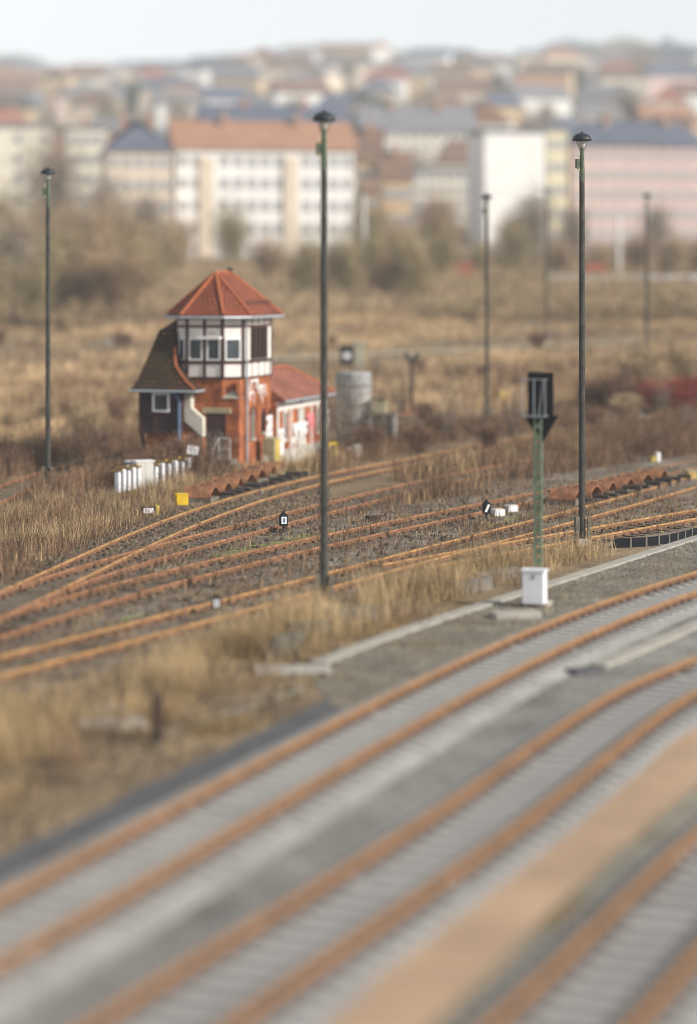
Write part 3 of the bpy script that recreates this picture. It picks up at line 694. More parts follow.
# wing on the left with sweeping mossy roof
MB().box((-2.45,-.6,-.4),(-.75,2.4,1.7)).build('wing_base', M['brick'], TW, uv=True)
wg = MB().box((-2.7,-.9,1.7),(-.8,2.4,3.68)).build('timber_wing', M['porchwood'], TW)
for x in (-2.7,-2.05,-1.42,-.92): MB().box((x,-.94,1.72),(x+.12,-.9,3.66)).build('batten', M['timber'], wg)
for z in (1.7,2.5,3.52): MB().box((-2.73,-.935,z),(-.77,-.897,z+.11)).build('batten', M['timber'], wg)
for y in (-.9,.7,2.2): MB().box((-2.74,y,1.72),(-2.7,y+.12,3.66)).build('batten', M['timber'], wg)
for y in (-.7,1.8): MB().bar((-2.45,y,.75),(-2.68,y,1.7),.13).build('bracket', M['timber'], wg)
WP = [(-2.7,-.9),(-.8,-.9)]
window(TW,0,.62,1.40,2.68,3.54,M['frame_white'],M['pane'],.09,P=WP,base=.045)
LV = [(3.62,-2.98,-1.25,-.08,2.7),(3.7,-2.98,-1.25,-.08,2.7),(4.1,-2.8,-.92,-.62,2.6),(4.7,-2.66,-.5,-1.18,2.5),(5.5,-2.5,.1,-1.42,2.35),(6.3,-2.3,.55,-1.47,2.2),(6.82,-1.56,1.0,-1.49,1.9)]
wr = MB(); vs = []
for z,l,fr,r,bk in LV: vs += [(l,fr,z),(r,fr,z),(r,bk,z),(l,bk,z)]
fs = [(3,2,1,0),tuple(range(len(vs)-4,len(vs)))]
for k in range(len(LV)-1):
    for j in range(4): fs.append((k*4+j,k*4+(j+1)%4,(k+1)*4+(j+1)%4,(k+1)*4+j))
wroof = wr.add(vs,fs).build('wing_roof', M['tile_moss'], TW, uv=True)
hp = MB().tube([(r,fr,z+.02) for z,l,fr,r,bk in LV[1:5]],.06,7); hp.build('hip_tiles', M['ridge'], wroof)
g2 = MB().tube([(-3.03,2.7,3.62),(-3.03,-1.3,3.62),(-.02,-1.3,3.62),(-.02,-.05,3.62)],.06,8); g2.build('gutter', M['gutter'], wroof)
MB().tube([(-1.1,-1.3,3.58),(-.98,-1.0,3.4),(-.86,-.98,3.2),(-.86,-.98,.9)],.055,8).build('drainpipe', M['blue'], TW)
MB().slab([(-.79,-.45,3.6),(-.5,-.45,3.6),(-.5,-.45,2.85),(.03,-.45,2.4),(.03,-.45,1.55),(-.79,-.45,2.25)],(0,.44,0)).build('stair_wall', M['plaster'], TW)
MB().bar((-.79,-.46,2.2),(.05,-.46,1.48),.05,.09).build('string_board', M['timber'], TW)
MB().slab([(-.79,-.4,2.13),(.03,-.4,1.43),(.03,-.4,-.3),(-.79,-.4,-.3)],(0,.39,0)).build('stair_base', M['brick'], TW, uv=True)
# annex
AX0,AX1,AY0,AY1 = -1.2,1.78,5.102,13.6
MB().box((AX0,AY0,-.4),(AX1,AY1,2.86)).build('annex_wall', M['brick'], TW, uv=True)
MB().box((AX1-.001,AY0+.01,2.42),(AX1+.035,AY1-.01,2.86)).build('annex_band', M['infill'], TW)
MB().box((AX1-.001,AY0+.02,-.35),(AX1+.05,AY1-.02,.55)).build('annex_plinth', M['concrete'], TW)
for y in (5.12,7.3,10.9,13.2): MB().box((AX1-.001,y,.55),(AX1+.04,y+.22,2.42)).build('white_pier', M['infill'], TW)
for y in (6.15,12.0):
    w = MB().box((AX1+.001,y,.95),(AX1+.05,y+.62,2.38)).build('annex_window', M['frame_white'], TW)
    MB().box((AX1+.05,y+.08,1.03),(AX1+.056,y+.54,2.30)).build('shutter_panel', M['old_wood'], w)
adr = MB().box((AX1+.001,8.7,.55),(AX1+.05,9.6,2.38)).build('annex_door', M['grey_cab'], TW)
MB().box((AX1+.05,9.1,.56),(AX1+.056,9.14,2.37)).build('door_gap', M['dark_iron'], adr)
graffiti(AX1+.06,7.6,10.6,.1,1.6,15,M['paint_white'],12,.09); graffiti(AX1+.08,9.9,11.2,.6,1.95,9,M['paint_pink'],15,.07); graffiti(AX1+.06,5.2,6.0,-.1,1.5,10,M['paint_white'],17,.08); graffiti(AX1+.06,12.9,14.0,.9,2.0,5,M['paint_white'],23,.06)
e = [(AX0-.35,AY0,2.86),(AX1+.38,AY0,2.86),(AX1+.38,AY1+.4,2.86),(AX0-.35,AY1+.4,2.86)]; ra = [((AX0+AX1)/2,AY0,4.32),((AX0+AX1)/2,12.0,4.32)]
e2 = [(x,y,z+.1) for x,y,z in e]
ar = MB().add(e+e2+ra,[(3,2,1,0),(0,1,5,4),(1,2,6,5),(2,3,7,6),(3,0,4,7),(4,5,8),(5,6,9,8),(6,7,9),(7,4,8,9)]).build('annex_roof', M['tile_annex'], TW, uv=True)
MB().tube([ra[0],ra[1],(e2[2][0],e2[2][1],e2[2][2]+.02)],.075,8).build('ridge_tiles', M['ridge'], ar)
MB().tube([(AX1+.43,AY0-.1,2.88),(AX1+.43,AY1+.4,2.84)],.06,8).build('gutter', M['gutter'], ar)
MB().box((AX1+.036,8.6,2.62),(AX1+.05,9.5,2.74)).build('name_traces', M['old_wood'], TW)
# things by the box
def L2W(a,b,z=0):
    m = Matrix.Rotation(TW.rotation_euler.z,3,'Z'); return O+m@Vector((a,b,z))
RZ = TW.rotation_euler.z
t = thing('rusty_cabinet', L2W(2.2,3.1,-.2), 'mossy yellow grey upright cabinet against the brick side of the signal box', 'cabinet', rz=RZ)
MB().bbox((-.3,-.42,.0),(.3,.42,1.55),.03).build('cabinet_body', M['lintel'], t); MB().box((.3,-.36,.1),(.32,.36,1.45)).build('door_leaf', M['yellow_old'], t)
for lb,(a,b_) in {'low concrete steps beside the mossy cabinet at the signal box':(2.5,4.7)}.items():
    t = thing('concrete_steps', L2W(a,b_,-.2), lb, 'steps', rz=RZ)
    for k in range(3): MB().bbox((-.5+.28*k,-.45,-.1),(-.22+.28*k,.45,.55-.2*k),.02).build('step', M['concrete'], t)
t = thing('metal_frame', L2W(2.25,1.3,-.2), 'leaning bare metal frame of rods below the signal box drainpipe', 'frame', rz=RZ)
for k in range(5): MB().tube([(-.2,-.5+.22*k,0),(.3,-.3+.22*k,.9-.1*k)],.02,5).build('rod', M['rail_grey'], t)
MB().tube([(.25,-.5,.85),(.1,.7,.5)],.02,5).build('rod', M['rail_grey'], t)
t = thing('warning_sign', at(189,484), 'small tilted white sign on a thin post before the timber wing of the signal box', 'sign', rz=.1)
MB().tube([(0,0,0),(.18,0,1.3)],.025,6).build('post', M['galv'], t)
pl = MB().slab([(-.1,-.03,1.32),(.36,-.03,1.24),(.42,-.03,1.6),(-.04,-.03,1.68)],(0,.02,0)).build('sign_plate', M['white'], t)
mk = MB()
for k in range(3): mk.slab([(.0,-.036,1.39+.08*k),(.30,-.036,1.345+.08*k),(.305,-.036,1.365+.08*k),(.005,-.036,1.41+.08*k)],(0,.004,0))
mk.build('faded_lettering', M['old_wood'], pl)

# ------------------------------------------------------------------ wire tensioners, cabinets, boxes
def tensioner():
    t = thing('wire_tensioner', (0,0,0), 'x', 'wire tensioner', group='white wire tensioners beside the signal box')
    MB().bbox((-.098,-.10,.2),(.098,.10,1.05),.02).build('weight_panel', M['shaded_white'], t)
    MB().box((.099,-.08,.2),(.115,.08,1.02)).build('sunlit_edge', M['frame_white'], t)  # bright strip painting the sunlit right edge of the panel
    for s in (-1,1): MB().tube([(s*.05,0,-.05),(s*.05,0,.3)],.028,6).build('leg', M['yellow_old'], t)
    MB().bar((-.36,.15,1.09),(.36,-.22,1.19),.085,.07).build('top_lever', M['stick'], t)
    MB().tube([(0,0,1.0),(0,0,1.1)],.03,6).build('pivot', M['dark_iron'], t)
    return t
tn = tensioner(); k = 0
ords = ['first','second','third','fourth','fifth','sixth']
for px,lb in (([(117.5,497),(122.5,496),(127.5,495),(132.5,494),(137.5,493)],'%s white tensioner from the left in the short row in front of the grey cabinet'),([(155,490.5),(161.5,489),(168,487.5),(174.5,486),(181,484.5),(187.5,483)],'%s white tensioner from the left in the longer row beside the wing')):
    for j,(x,y) in enumerate(px):
        o = tn if k == 0 else copy_tree(tn); k += 1
        place(o, at(x,y), -.42+random.uniform(-.08,.08), lb%ords[j], s=1.04 if j%2 else .95)
t = thing('grey_cabinet', at(143,491), 'light grey switch cabinet standing between the two rows of white tensioners', 'cabinet', rz=.45)
MB().bbox((-.38,-.25,.02),(.38,.25,1.25),.03).build('cabinet_body', M['grey_cab'], t); MB().box((-.34,-.27,.1),(-.01,-.25,1.15)).build('door_leaf', M['grey_cab'], t); MB().box((.01,-.27,.1),(.34,-.25,1.15)).build('door_leaf', M['grey_cab'], t); MB().box((-.42,-.3,1.23),(.42,.3,1.28)).build('lid', M['white'], t)
t = thing('blue_cabinet', at(133,487), 'dull blue box half hidden behind the grey cabinet', 'cabinet', rz=.45)
MB().bbox((-.3,-.2,0),(.3,.2,1.1),.03).build('cabinet_body', M['blue'], t); MB().box((-.33,-.23,1.08),(.33,.23,1.13)).build('lid', M['white'], t)
t = thing('yellow_box', at(181.5,506), 'bright yellow metal box at the left end of the rusty channel covers', 'box', rz=.25)
MB().bbox((-.23,-.2,.05),(.23,.2,.47),.02).build('box_body', M['yellow'], t); MB().box((-.25,-.22,.455),(.25,.22,.49)).build('lid', M['yellow'], t)
for s in (-1,1): MB().box((s*.2-.04,-.2,-.02),(s*.2+.04,.2,.05)).build('foot', M['dark_iron'], t)
t = thing('point_motor', at(149.5,515), 'low dark point motor box with blue white front and yellow end', 'point motor', rz=.25)
MB().bbox((-.3,-.2,.0),(.2,.2,.32),.03).build('housing', M['dark_iron'], t); MB().box((-.27,-.215,.08),(.12,-.2,.28)).build('front_plate', M['white_box'], t); MB().bbox((.2,-.22,-.02),(.34,.22,.36),.02).build('end_plate', M['yellow_old'], t)
# channel covers and the rollers of the point rods
def cover():
    mb = MB(); n = 8; pts = []
    for k in range(n+1):
        a = k/n; pts.append((-.45+.9*a, .30*math.sin(a*math.pi)**.7+.02-.1*a))
    vs = [(x,y,z+dz) for dz in (0,.03) for y in (-.38,.38) for x,z in pts]; q = n+1
    fs = []
    for i in range(n):
        fs += [(i+1,i,q+i,q+i+1),(2*q+i,2*q+i+1,3*q+i+1,3*q+i),(i,i+1,2*q+i+1,2*q+i),(q+i+1,q+i,3*q+i,3*q+i+1)]
    fs += [(0,q,3*q,2*q)[::-1],(n,q+n,3*q+n,2*q+n)]
    return mb.add(vs,fs)
def make_cover():
    t = thing('channel_cover', (0,0,0), 'x', 'channel cover', group='arched rusty channel covers')
    cover().build('arched_lid', M['rust'], t); MB().box((-.45,-.385,-.2),(.42,.385,.02)).build('trough', M['concrete_dark'], t)
    MB().tube([(-.1,0,.3),(0,0,.36),(.1,0,.3)],.015,5).build('lifting_loop', M['dark_iron'], t); return t
cv = make_cover(); k = 0
for px,lb,h in (([(202,501),(215,496.5),(227,491.5),(239,487),(250,482.5),(261,478.5),(271,475)],'%s arched rusty cover from the left in the run beside the yellow box',.02),([(568,504),(584,500.5),(600,496.5),(618,492),(636,487.5),(652,483.5)],'%s arched rusty cover from the left in the run right of the railway signal',.05)):
    for j,(x,y) in enumerate(px):
        o = cv if k == 0 else copy_tree(cv); k += 1; p = at(x,y); p.z += h+.12
        place(o, p, math.atan2(*( (at(px[-1][0],px[-1][1])-at(px[0][0],px[0][1])).yx))+random.uniform(-.12,.12), lb%(ords+['seventh'])[j], s=1.5 if h > .03 else 1.55)
def make_roller():
    t = thing('rod_roller', (0,0,0), 'x', 'rod roller', group='dark rod rollers beside the channel covers')
    MB().bbox((-.12,-.3,-.05),(.12,.3,.10),.02).build('saddle', M['concrete_dark'], t)
    for s in (-1,1): MB().add([(-.1,s*.2-.03,.1),(.1,s*.2-.03,.1),(.03,s*.2-.03,.3),(-.03,s*.2-.03,.3),(-.1,s*.2+.03,.1),(.1,s*.2+.03,.1),(.03,s*.2+.03,.3),(-.03,s*.2+.03,.3)],[(0,1,2,3),(7,6,5,4),(0,4,5,1),(1,5,6,2),(2,6,7,3),(3,7,4,0)]).build('bearing', M['dark_iron'], t)
    MB().tube([(0,-.26,.24),(0,.26,.24)],.06,8).build('roller', M['dark_iron'], t); return t
ro = make_roller(); k = 0
for px,lb in (([(228+8.2*j,500.5-2.35*j) for j in range(10)],'dark iron rod roller between the rusty covers and the curving track by the signal box'),([(590+10.5*j,507-2.75*j) for j in range(10)],'one of the dark iron rod rollers along the rusty covers right of the railway signal')):
    for j,(x,y) in enumerate(px):
        o = ro if k == 0 else copy_tree(ro); k += 1
        place(o, at(x,y), math.atan2(*((at(px[-1][0],px[-1][1])-at(px[0][0],px[0][1])).yx))+random.uniform(-.15,.15), lb, s=random.uniform(1.1,1.5), group='dark rod rollers '+('by the signal box' if k <= 10 else 'right of the railway signal'))
t = thing('rod_trough', at(560,503), 'blocky pale concrete end of the rusty cover run beside the right lamp post', 'trough', rz=.6)
MB().bbox((-.35,-.35,-.05),(.35,.35,.42),.03).build('trough_block', M['concrete'], t); MB().box((-.36,-.36,.42),(.36,.36,.5)).build('iron_lid', M['rust'], t)
t = thing('ochre_box', at(690,481), 'small ochre box at the right edge beyond the rusty covers', 'box', rz=.4)
MB().bbox((-.22,-.25,0),(.22,.25,.45),.03).build('box_body', M['stick'], t); MB().box((-.24,-.27,.43),(.24,.27,.48)).build('lid', M['lintel'], t)
# small signals and lanterns
def lantern(x, y, label, face, s=.82, rz=.2, cat='lantern signal'):
    t = thing('lantern_signal', at(x,y), label, cat, rz=rz); t.scale = (s,s,s)
    MB().tube([(0,0,-.05),(0,0,.32)],.05,8).build('post', M['dark_iron'], t)
    h = MB().bbox((-.17,-.14,.30),(.17,.14,.78),.03).build('lantern_body', M['sig_black'], t)
    if face == 'bar': MB().slab([(-.12,-.146,.38),(-.02,-.146,.36),(.13,-.146,.68),(.03,-.146,.72)],(0,.004,0)).build('white_bar', M['white'], h)
    else: MB().box((-.11,-.146,.40),(.11,-.142,.70)).build('lens_plate', M['white_box'], h); MB().box((-.05,-.150,.46),(.05,-.1465,.64)).build('lens', M['blue'], h)
    MB().lathe([(.14,.78),(.1,.84),(.06,.86),(.06,.9),(.02,.93)],10).build('hood', M['sig_black'], t); return t
lantern(283.5,533,'small black lantern with a white face on a short post between the yard tracks','lens')
lantern(486.5,520,'dwarf signal, black with a white diagonal bar, beside two white boxes','bar')
lantern(641,425,'little dark and white lantern at the far yard track left of the red bushes','lens',.9)
lantern(216,616,'blurred black and white lantern beside the yard track left of the central lamp post','lens',.62)
lantern(104,452,'small dark lantern among the brown weeds left of the timber wing','bar',.9)
for x,y,lb in ((498,516,'larger white box directly right of the dwarf signal'),(511,512,'smaller white box set back to the right of the dwarf signal')):
    t = thing('motor_box', at(x,y), lb, 'motor box', rz=.35, group='white motor boxes at the dwarf signal')
    MB().bbox((-.22,-.2,.0),(.22,.2,.27),.03).build('housing', M['grey_cab'], t); MB().box((-.2,-.206,.03),(.16,-.2,.22)).build('front_plate', M['white_box'], t); MB().box((-.25,-.22,-.03),(.25,.22,.02)).build('foot', M['yellow_old'], t)
t = thing('wooden_crate', at(376.5,521), 'flat rusty brown box lying in the gravel right of the central lamp post', 'box', rz=.3)
MB().bbox((-.36,-.2,0),(.36,.2,.2),.02).build('box_body', M['brown_wood'], t); MB().box((.1,-.205,.04),(.3,-.2,.17)).build('front_plate', M['old_wood'], t)
t = thing('marker_post', at(656.5,464), 'short white marker block with yellow side by the far yard track at right', 'marker', rz=.3)
MB().bbox((-.04,-.14,0),(.16,.14,.55),.03).build('block', M['white'], t); MB().box((-.28,-.12,0),(-.04,.12,.36)).build('yellow_block', M['yellow_old'], t)
# foreground bits
t = thing('wooden_post', at(157.5,742), 'short dark wooden post standing in low turf left of the main track', 'post', rz=.3)
MB().bbox((-.085,-.085,-.1),(.085,.085,.92),.015).build('post_body', M['brown_wood'], t)
sb = MB().slab([Vector((0,0,0)),Vector((.75,.35,0)),Vector((.95,.55,.42)),Vector((.25,.2,.36))],(-.06,.1,.05))
t = thing('broken_board', at(266,660), 'grey broken board propped in the dry grass left of the pale concrete slab', 'board'); t.scale = (.95,1.0,1.3); sb.build('board_panel', M['old_wood'], t)
t = thing('concrete_slab', at(297,672), 'pale concrete slab at the left end of the cable duct', 'slab', rz=.1)
MB().bbox((-.95,-.55,-.05),(.75,.4,.10),.02).build('slab_block', M['concrete_pale'], t)
# cable ducts
def duct(px, label, w=.22, h=.06, m='concrete_pale', name='cable_duct'):
    c = curve(px, .02, step=.5, ext0=0, ext1=0); mid = c[len(c)//2]
    t = thing(name, (mid.x,mid.y,gz(mid.y)), label, 'cable duct')
    sweep(c,0,[(-w,-.02),(w,-.02),(w,h),(w-.02,h+.012),(-w+.02,h+.012),(-w,h)],lambda p: gz(p.y)).build('duct_covers', M[m], t, world=True); return t
duct([(318,664),(380,641),(440,619),(520,594),(600,569),(668,547),(720,531)], 'long pale cable duct along the top of the gravel bank behind the signal')
duct([(598,667),(640,650),(697,625),(760,597)], 'pale cable duct between the two main tracks at right',.2)
t = thing('cable_pit', at(583,673), 'dark pit cover at the left end of the duct between the main tracks', 'pit cover', rz=.4); MB().bbox((-.35,-.3,-.02),(.35,.3,.09),.02).build('pit_lid', M['dark_gravel'], t)
duct([(165,735),(200,722),(240,710),(300,690)], 'weathered kerb line in the low turf right of the wooden post',.05,.06,'concrete_dark','kerb_line')
# old sleepers dumped in the grass
for x,y,L,rz,lb in ((495,582,2.2,.95,'grey timber lying in the dry grass just left of the railway signal'),(470,592,1.8,.85,'grey timber lying left of the other timber near the signal'),(442,592,1.5,.7,'short dark timber in the tall grass midway between lamp post and signal'),(350,622,1.5,.5,'grey timber at the foot of the central lamp post'),(308,636,1.2,.7,'short grey timber just right of the broken board')):
    t = thing('old_timber', at(x,y), lb, 'timber', rz=rz, group='old timbers dumped in the dry grass'); MB().bbox((-L/2,-.14,-.02),(L/2,.14,.36),.02).build('beam', M['old_wood'], t)
# black edging at the right
EP = curve([(612,545),(650,543),(680,538),(720,530)], .1, step=.62, ext0=0, ext1=3)
n_ = 0
for a,c in zip(EP,EP[1:]):
    t = thing('edging_board', ((a.x+c.x)/2,(a.y+c.y)/2,gz(a.y)), 'black edging board with pale stake in the low row before the right lamp post', 'edging board', rz=math.atan2((c-a).y,(c-a).x), group='black edging boards of one low row')
    L = (c-a).length; MB().box((-L/2+.04,-.04,-.05),(L/2-.04,.04,.30)).build('board', M['black_board'], t); MB().box((L/2-.05,-.075,-.05),(L/2+.02,-.045,.34)).build('stake', M['old_wood'], t)
# rubble
def rock(r, seed):
    rr = random.Random(seed); bm = bmesh.new(); bmesh.ops.create_icosphere(bm, subdivisions=1, radius=r)
    for v in bm.verts: v.co *= rr.uniform(.65,1.2); v.co.z *= .6
    me = bpy.data.meshes.new('stone'); bm.to_mesh(me); bm.free(); me.materials.append(M['stone']); return me
RK = [rock(.2,i) for i in range(5)]
def rubble(px, n, s, label, group):
    for k in range(n):
        x,y = random.uniform(px[0],px[2]), random.uniform(px[1],px[3]); x = px[0]+(px[2]-px[0])*k/n+random.uniform(-6,6)
        o = obj('rubble_stone', RK[k%5], None, at(x,y)); o.rotation_euler.z = random.uniform(0,6); f = random.uniform(.6,1.3)*s; o.scale = (f,f,f); tag(o,label,'stone',group)
rubble((78,708,142,732),22,1.3,'one of the grey stones heaped in the turf left of the wooden post','grey stones left of the wooden post')
rubble((100,340,124,346),8,3.2,'one of the pale stones heaped in the field left of the signal box roof','pale stones in the field')
rubble((2,428,24,436),5,2.0,'one of the pale stones at the left edge behind the left lamp post','pale stones at the left edge')
rubble((105,400,125,406),4,1.6,'one of the pale stones in the field left of the mossy roof','pale stones left of the mossy roof')
rubble((430,398,478,410),9,1.8,'one of the pale stones around the foot of the blurred lamp post','pale stones at the blurred lamp post')
t = thing('ochre_box', at(503,403), 'small ochre block in the field left of the railway signal head', 'block', rz=.3); MB().bbox((-.35,-.3,0),(.35,.3,.8),.05).build('block_body', M['stick'], t)
# silo, hut, sign boards in the field
sp = on(353.5,127)
t = thing('concrete_silo', sp, 'grey cylindrical concrete silo behind the annex, with a bare bush in front', 'silo')
MB().lathe([(.95,-.2),(.95,3.5),(.94,3.6),(.88,3.68),(.7,3.7),(.02,3.71)],28).build('silo_drum', M['silo'], t, smooth=False)
for z in (.9,1.9,2.9): MB().lathe([(.955,z),(.972,z+.01),(.972,z+.05),(.955,z+.06)],28).build('hoop', M['dark_iron'], t)
t = thing('concrete_hut', on(383,126), 'small open fronted concrete hut right of the grey silo', 'hut', rz=-.15)
for a,c in (((-.65,-.5,-.2),(-.55,.6,1.5)),((.55,-.5,-.2),(.65,.6,1.5)),((-.55,.5,-.2),(.55,.6,1.5))): MB().box(a,c).build('wall', M['silo'], t)
MB().box((-.75,-.55,1.5),(.75,.65,1.6)).build('roof', M['concrete_dark'], t); MB().box((.56,-.54,-.2),(.74,-.505,1.62)).build('front_post', M['concrete_pale'], t)
t = thing('ochre_tank', on(382,126.1)+Vector((-.1,.1,1.6)), 'weathered ochre box sitting on the roof of the small concrete hut', 'tank', rz=-.15)
MB().bbox((-.42,-.3,.003),(.35,.3,.68),.04).build('tank_body', M['lintel'], t); MB().box((-.46,-.34,.66),(.39,.34,.71)).build('lid', M['concrete_dark'], t)
t = thing('concrete_stub', at(357,457), 'low pale concrete stub in the weeds below the silo', 'block', rz=.2); MB().bbox((-.2,-.2,-.1),(.2,.2,.62),.03).build('block', M['concrete_pale'], t); MB().box((-.5,-.12,.35),(-.2,.12,.5)).build('arm', M['concrete'], t)
t = thing('yellow_buffer', at(332,462), 'old yellow steel frame in the weeds behind the central lamp post', 'buffer frame', rz=.2)
for x in (-.16,.2): MB().bar((x,0,-.1),(x,0,.95),.09).build('leg', M['yellow_old'], t)
MB().bar((-.22,0,.9),(.26,0,.9),.1).build('beam', M['yellow'], t); MB().bar((-.16,0,.3),(.2,0,.6),.06).build('brace', M['yellow_old'], t)
t = thing('black_signboard', on(347,176), 'black board with a white disc standing in the field above the silo', 'signboard', rz=.1)
MB().box((-.5,-.04,.5),(.5,.04,1.95)).build('board', M['sig_black'], t); MB().lathe([(.24,0),(.24,.02)],16).build('disc', M['white'], t)
t.children[-1].rotation_euler = (R(90),0,0); t.children[-1].location = (0,-.045,1.2)
for s in (-.4,.4): MB().bar((s,.06,-.2),(s,.06,.6),.07).build('leg', M['dark_iron'], t)
t = thing('concrete_shed', on(359,178), 'small beige concrete shed beside the black signboard', 'shed', rz=.1)
MB().box((-.5,-.4,-.2),(.5,.6,1.9)).build('wall', M['lintel'], t); MB().box((-.6,-.5,1.9),(.6,.7,2.0)).build('roof', M['concrete'], t); MB().box((-.2,-.42,0),(.2,-.402,1.5)).build('door', M['concrete_pale'], t)
t = thing('vee_sign', on(412,144), 'rusty post topped by a dark V shape in the field right of the silo', 'signpost', rz=.1)
MB().tube([(0,0,-.2),(0,0,3.2)],.09,8).build('post', M['brown_wood'], t)
for s in (-1,1): MB().slab([(0,-.06,2.85),(s*.46,-.06,3.55),(s*.38,-.06,3.85),(0,-.06,3.36)],(0,.14,0)).build('vee_arm', M['dark_iron'], t)

# ------------------------------------------------------------------ bushes and trees
def limbs(rng, n, h, r, spread, up=.6):
    mb = MB(); ends = []
    for k in range(n):
        a = rng.uniform(0,6.283); z = h*rng.uniform(.25,.7); L = spread*rng.uniform(.6,1.1)
        p = Vector((0,0,z)); d = Vector((math.cos(a),math.sin(a),up*rng.uniform(.6,1.6))).normalized(); pts = [p]
        for j in range(3):
            d = (d+Vector((rng.uniform(-.25,.25),rng.uniform(-.25,.25),.18))).normalized(); p = p+d*L/3; pts.append(p)
        mb.tube(pts, r*.45, 5, r2=r*.1, cap=False); ends += pts[1:]
    return mb, ends
def twigs(name, rng, ends, n, L, w, sig, m):
    N = n; E = np.array([tuple(e) for e in ends]); P = E[rng.integers(0,len(E),N)]+rng.normal(0,1,(N,3))*np.array(sig)
    D = rng.normal(0,1,(N,3)); D[:,2] = np.abs(D[:,2])*.9+.15; D /= np.linalg.norm(D,axis=1)[:,None]; LL = (L*(.5+rng.random(N)))[:,None]
    W = np.cross(D,rng.normal(0,1,(N,3))); W /= np.linalg.norm(W,axis=1)[:,None]; W *= w/2
    P[:,2] = np.maximum(P[:,2],.1)
    V = np.stack([P-W,P+W,P+D*LL+W*.3],1).reshape(-1,3); T = np.arange(N*3).reshape(-1,3)
    return np_mesh(name, V, T, m)
CR = dict(
 brown = mat('bare brown twigs', (.27,.185,.11), .9, .3, .25, c2=(.38,.27,.165), island=.4),
 olive = mat('olive dry twigs', (.26,.205,.105), .9, .3, .25, c2=(.36,.285,.155), island=.4),
 tan   = mat('tan dry twigs', (.34,.25,.145), .9, .3, .25, c2=(.44,.33,.205), island=.35),
 grey  = mat('grey bare twigs', (.24,.19,.145), .9, .3, .25, c2=(.33,.265,.20), island=.4),
 green = mat('dark evergreen sprays', (.05,.065,.045), .9, .3, .25, c2=(.08,.10,.07), island=.4),
 red   = mat('red berry twigs', (.25,.045,.035), .85, .5, .9, c2=(.31,.08,.055), island=.5),
 rust  = mat('rust brown twigs', (.15,.085,.055), .9, .35, .4, c2=(.21,.125,.08), island=.4),
)
def tree_proto(name, h, r, sp, key, seed, n=4300, tw=.085, L=.9, k=13, lbl='x', cat='tree', sig=None):
    rr = random.Random(seed); rng = np.random.default_rng(seed)
    t = thing(name, (0,-500,0), lbl, cat)
    lm, ends = limbs(rr, k, h, r*1.6, sp); tr = MB().tube([(0,0,-.3),(r*.3,0,h*.35),(-r*.4,r*.4,h*.7),(0,0,h*.92)], r, 8, r2=r*.2)
    tr.add(lm.v, lm.f); tr.build('trunk', M['bark'], t)
    ends = ends+[Vector((0,0,h*.85)),Vector((0,0,h*.7))]
    obj('crown', twigs('crown', rng, ends, n, L, tw, sig or (sp*.34,sp*.34,h*.15), CR[key]), t); return t
def bush_proto(h, sp, key, seed, n=1800, tw=.022, L=.45):
    rr = random.Random(seed); rng = np.random.default_rng(seed); t = thing('bush', (0,-500,0), 'x', 'bush')
    mb = MB(); ends = []
    for k in range(16):
        a = rr.uniform(0,6.283); q = rr.uniform(.1,1); p = Vector((.1*math.cos(a),.1*math.sin(a),-.05)); pts = [p]; d = Vector((math.cos(a)*q*sp/h,math.sin(a)*q*sp/h,1)).normalized()
        for j in range(4): d = (d+Vector((rr.uniform(-.2,.2),rr.uniform(-.2,.2),.02))).normalized(); p = p+d*h*rr.uniform(.2,.28); pts.append(p)
        mb.tube(pts,.028,5,r2=.009,cap=False); ends += pts[1:]
    mb.build('stems', M['bark'], t); obj('twig_mass', twigs('twig_mass', rng, ends, n, L, tw, (sp*.16,sp*.16,h*.1), CR[key]), t); return t
protos = {}
def put(kind, loc, label, s, rz=None, group=None, cat=None):
    p = protos[kind]
    if p[1] == 0: o = p[0]
    else: o = copy_tree(p[0])
    p[1] += 1
    place(o, loc, random.uniform(0,6.28) if rz is None else rz, label, s, group)
    if cat: o['category'] = cat
    return o
protos['silo_bush'] = [bush_proto(3.0,1.6,'grey',3,420,.02,.7),0]
protos['rust_bush'] = [bush_proto(1.6,1.3,'rust',5,2600,.03,.4),0]
protos['red_bush'] = [bush_proto(1.7,1.6,'red',8,3600,.035,.3),0]
protos['grey_bush'] = [bush_proto(2.2,1.5,'tan',9,2600,.035,.5),0]
put('silo_bush', on(349,121), 'bare dark bush growing right in front of the grey silo', 1.1, 0)
put('silo_bush', on(338,119), 'bare dark bush between the annex end and the silo', .85, 2)
put('silo_bush', on(377,121), 'low bare bush in front of the small concrete hut', .75, 4)
put('silo_bush', at(199,480), 'bare twiggy bush beside the dark door of the signal box', .62, 1)
put('silo_bush', at(222,480), 'thin bare bush by the handrail of the signal box landing', .6, 3)
put('rust_bush', at(172,480), 'reddish brown bush below the timber wing, left of the tilted sign', 1.0, 1)
put('rust_bush', at(154,484), 'reddish brown bush at the left corner of the timber wing', .85, 2)
put('rust_bush', at(193,479), 'reddish brown bush under the stair wall, right of the tilted sign', .8, 4)
put('rust_bush', at(370,455), 'rust brown bush right of the low concrete stub', .8, 2)
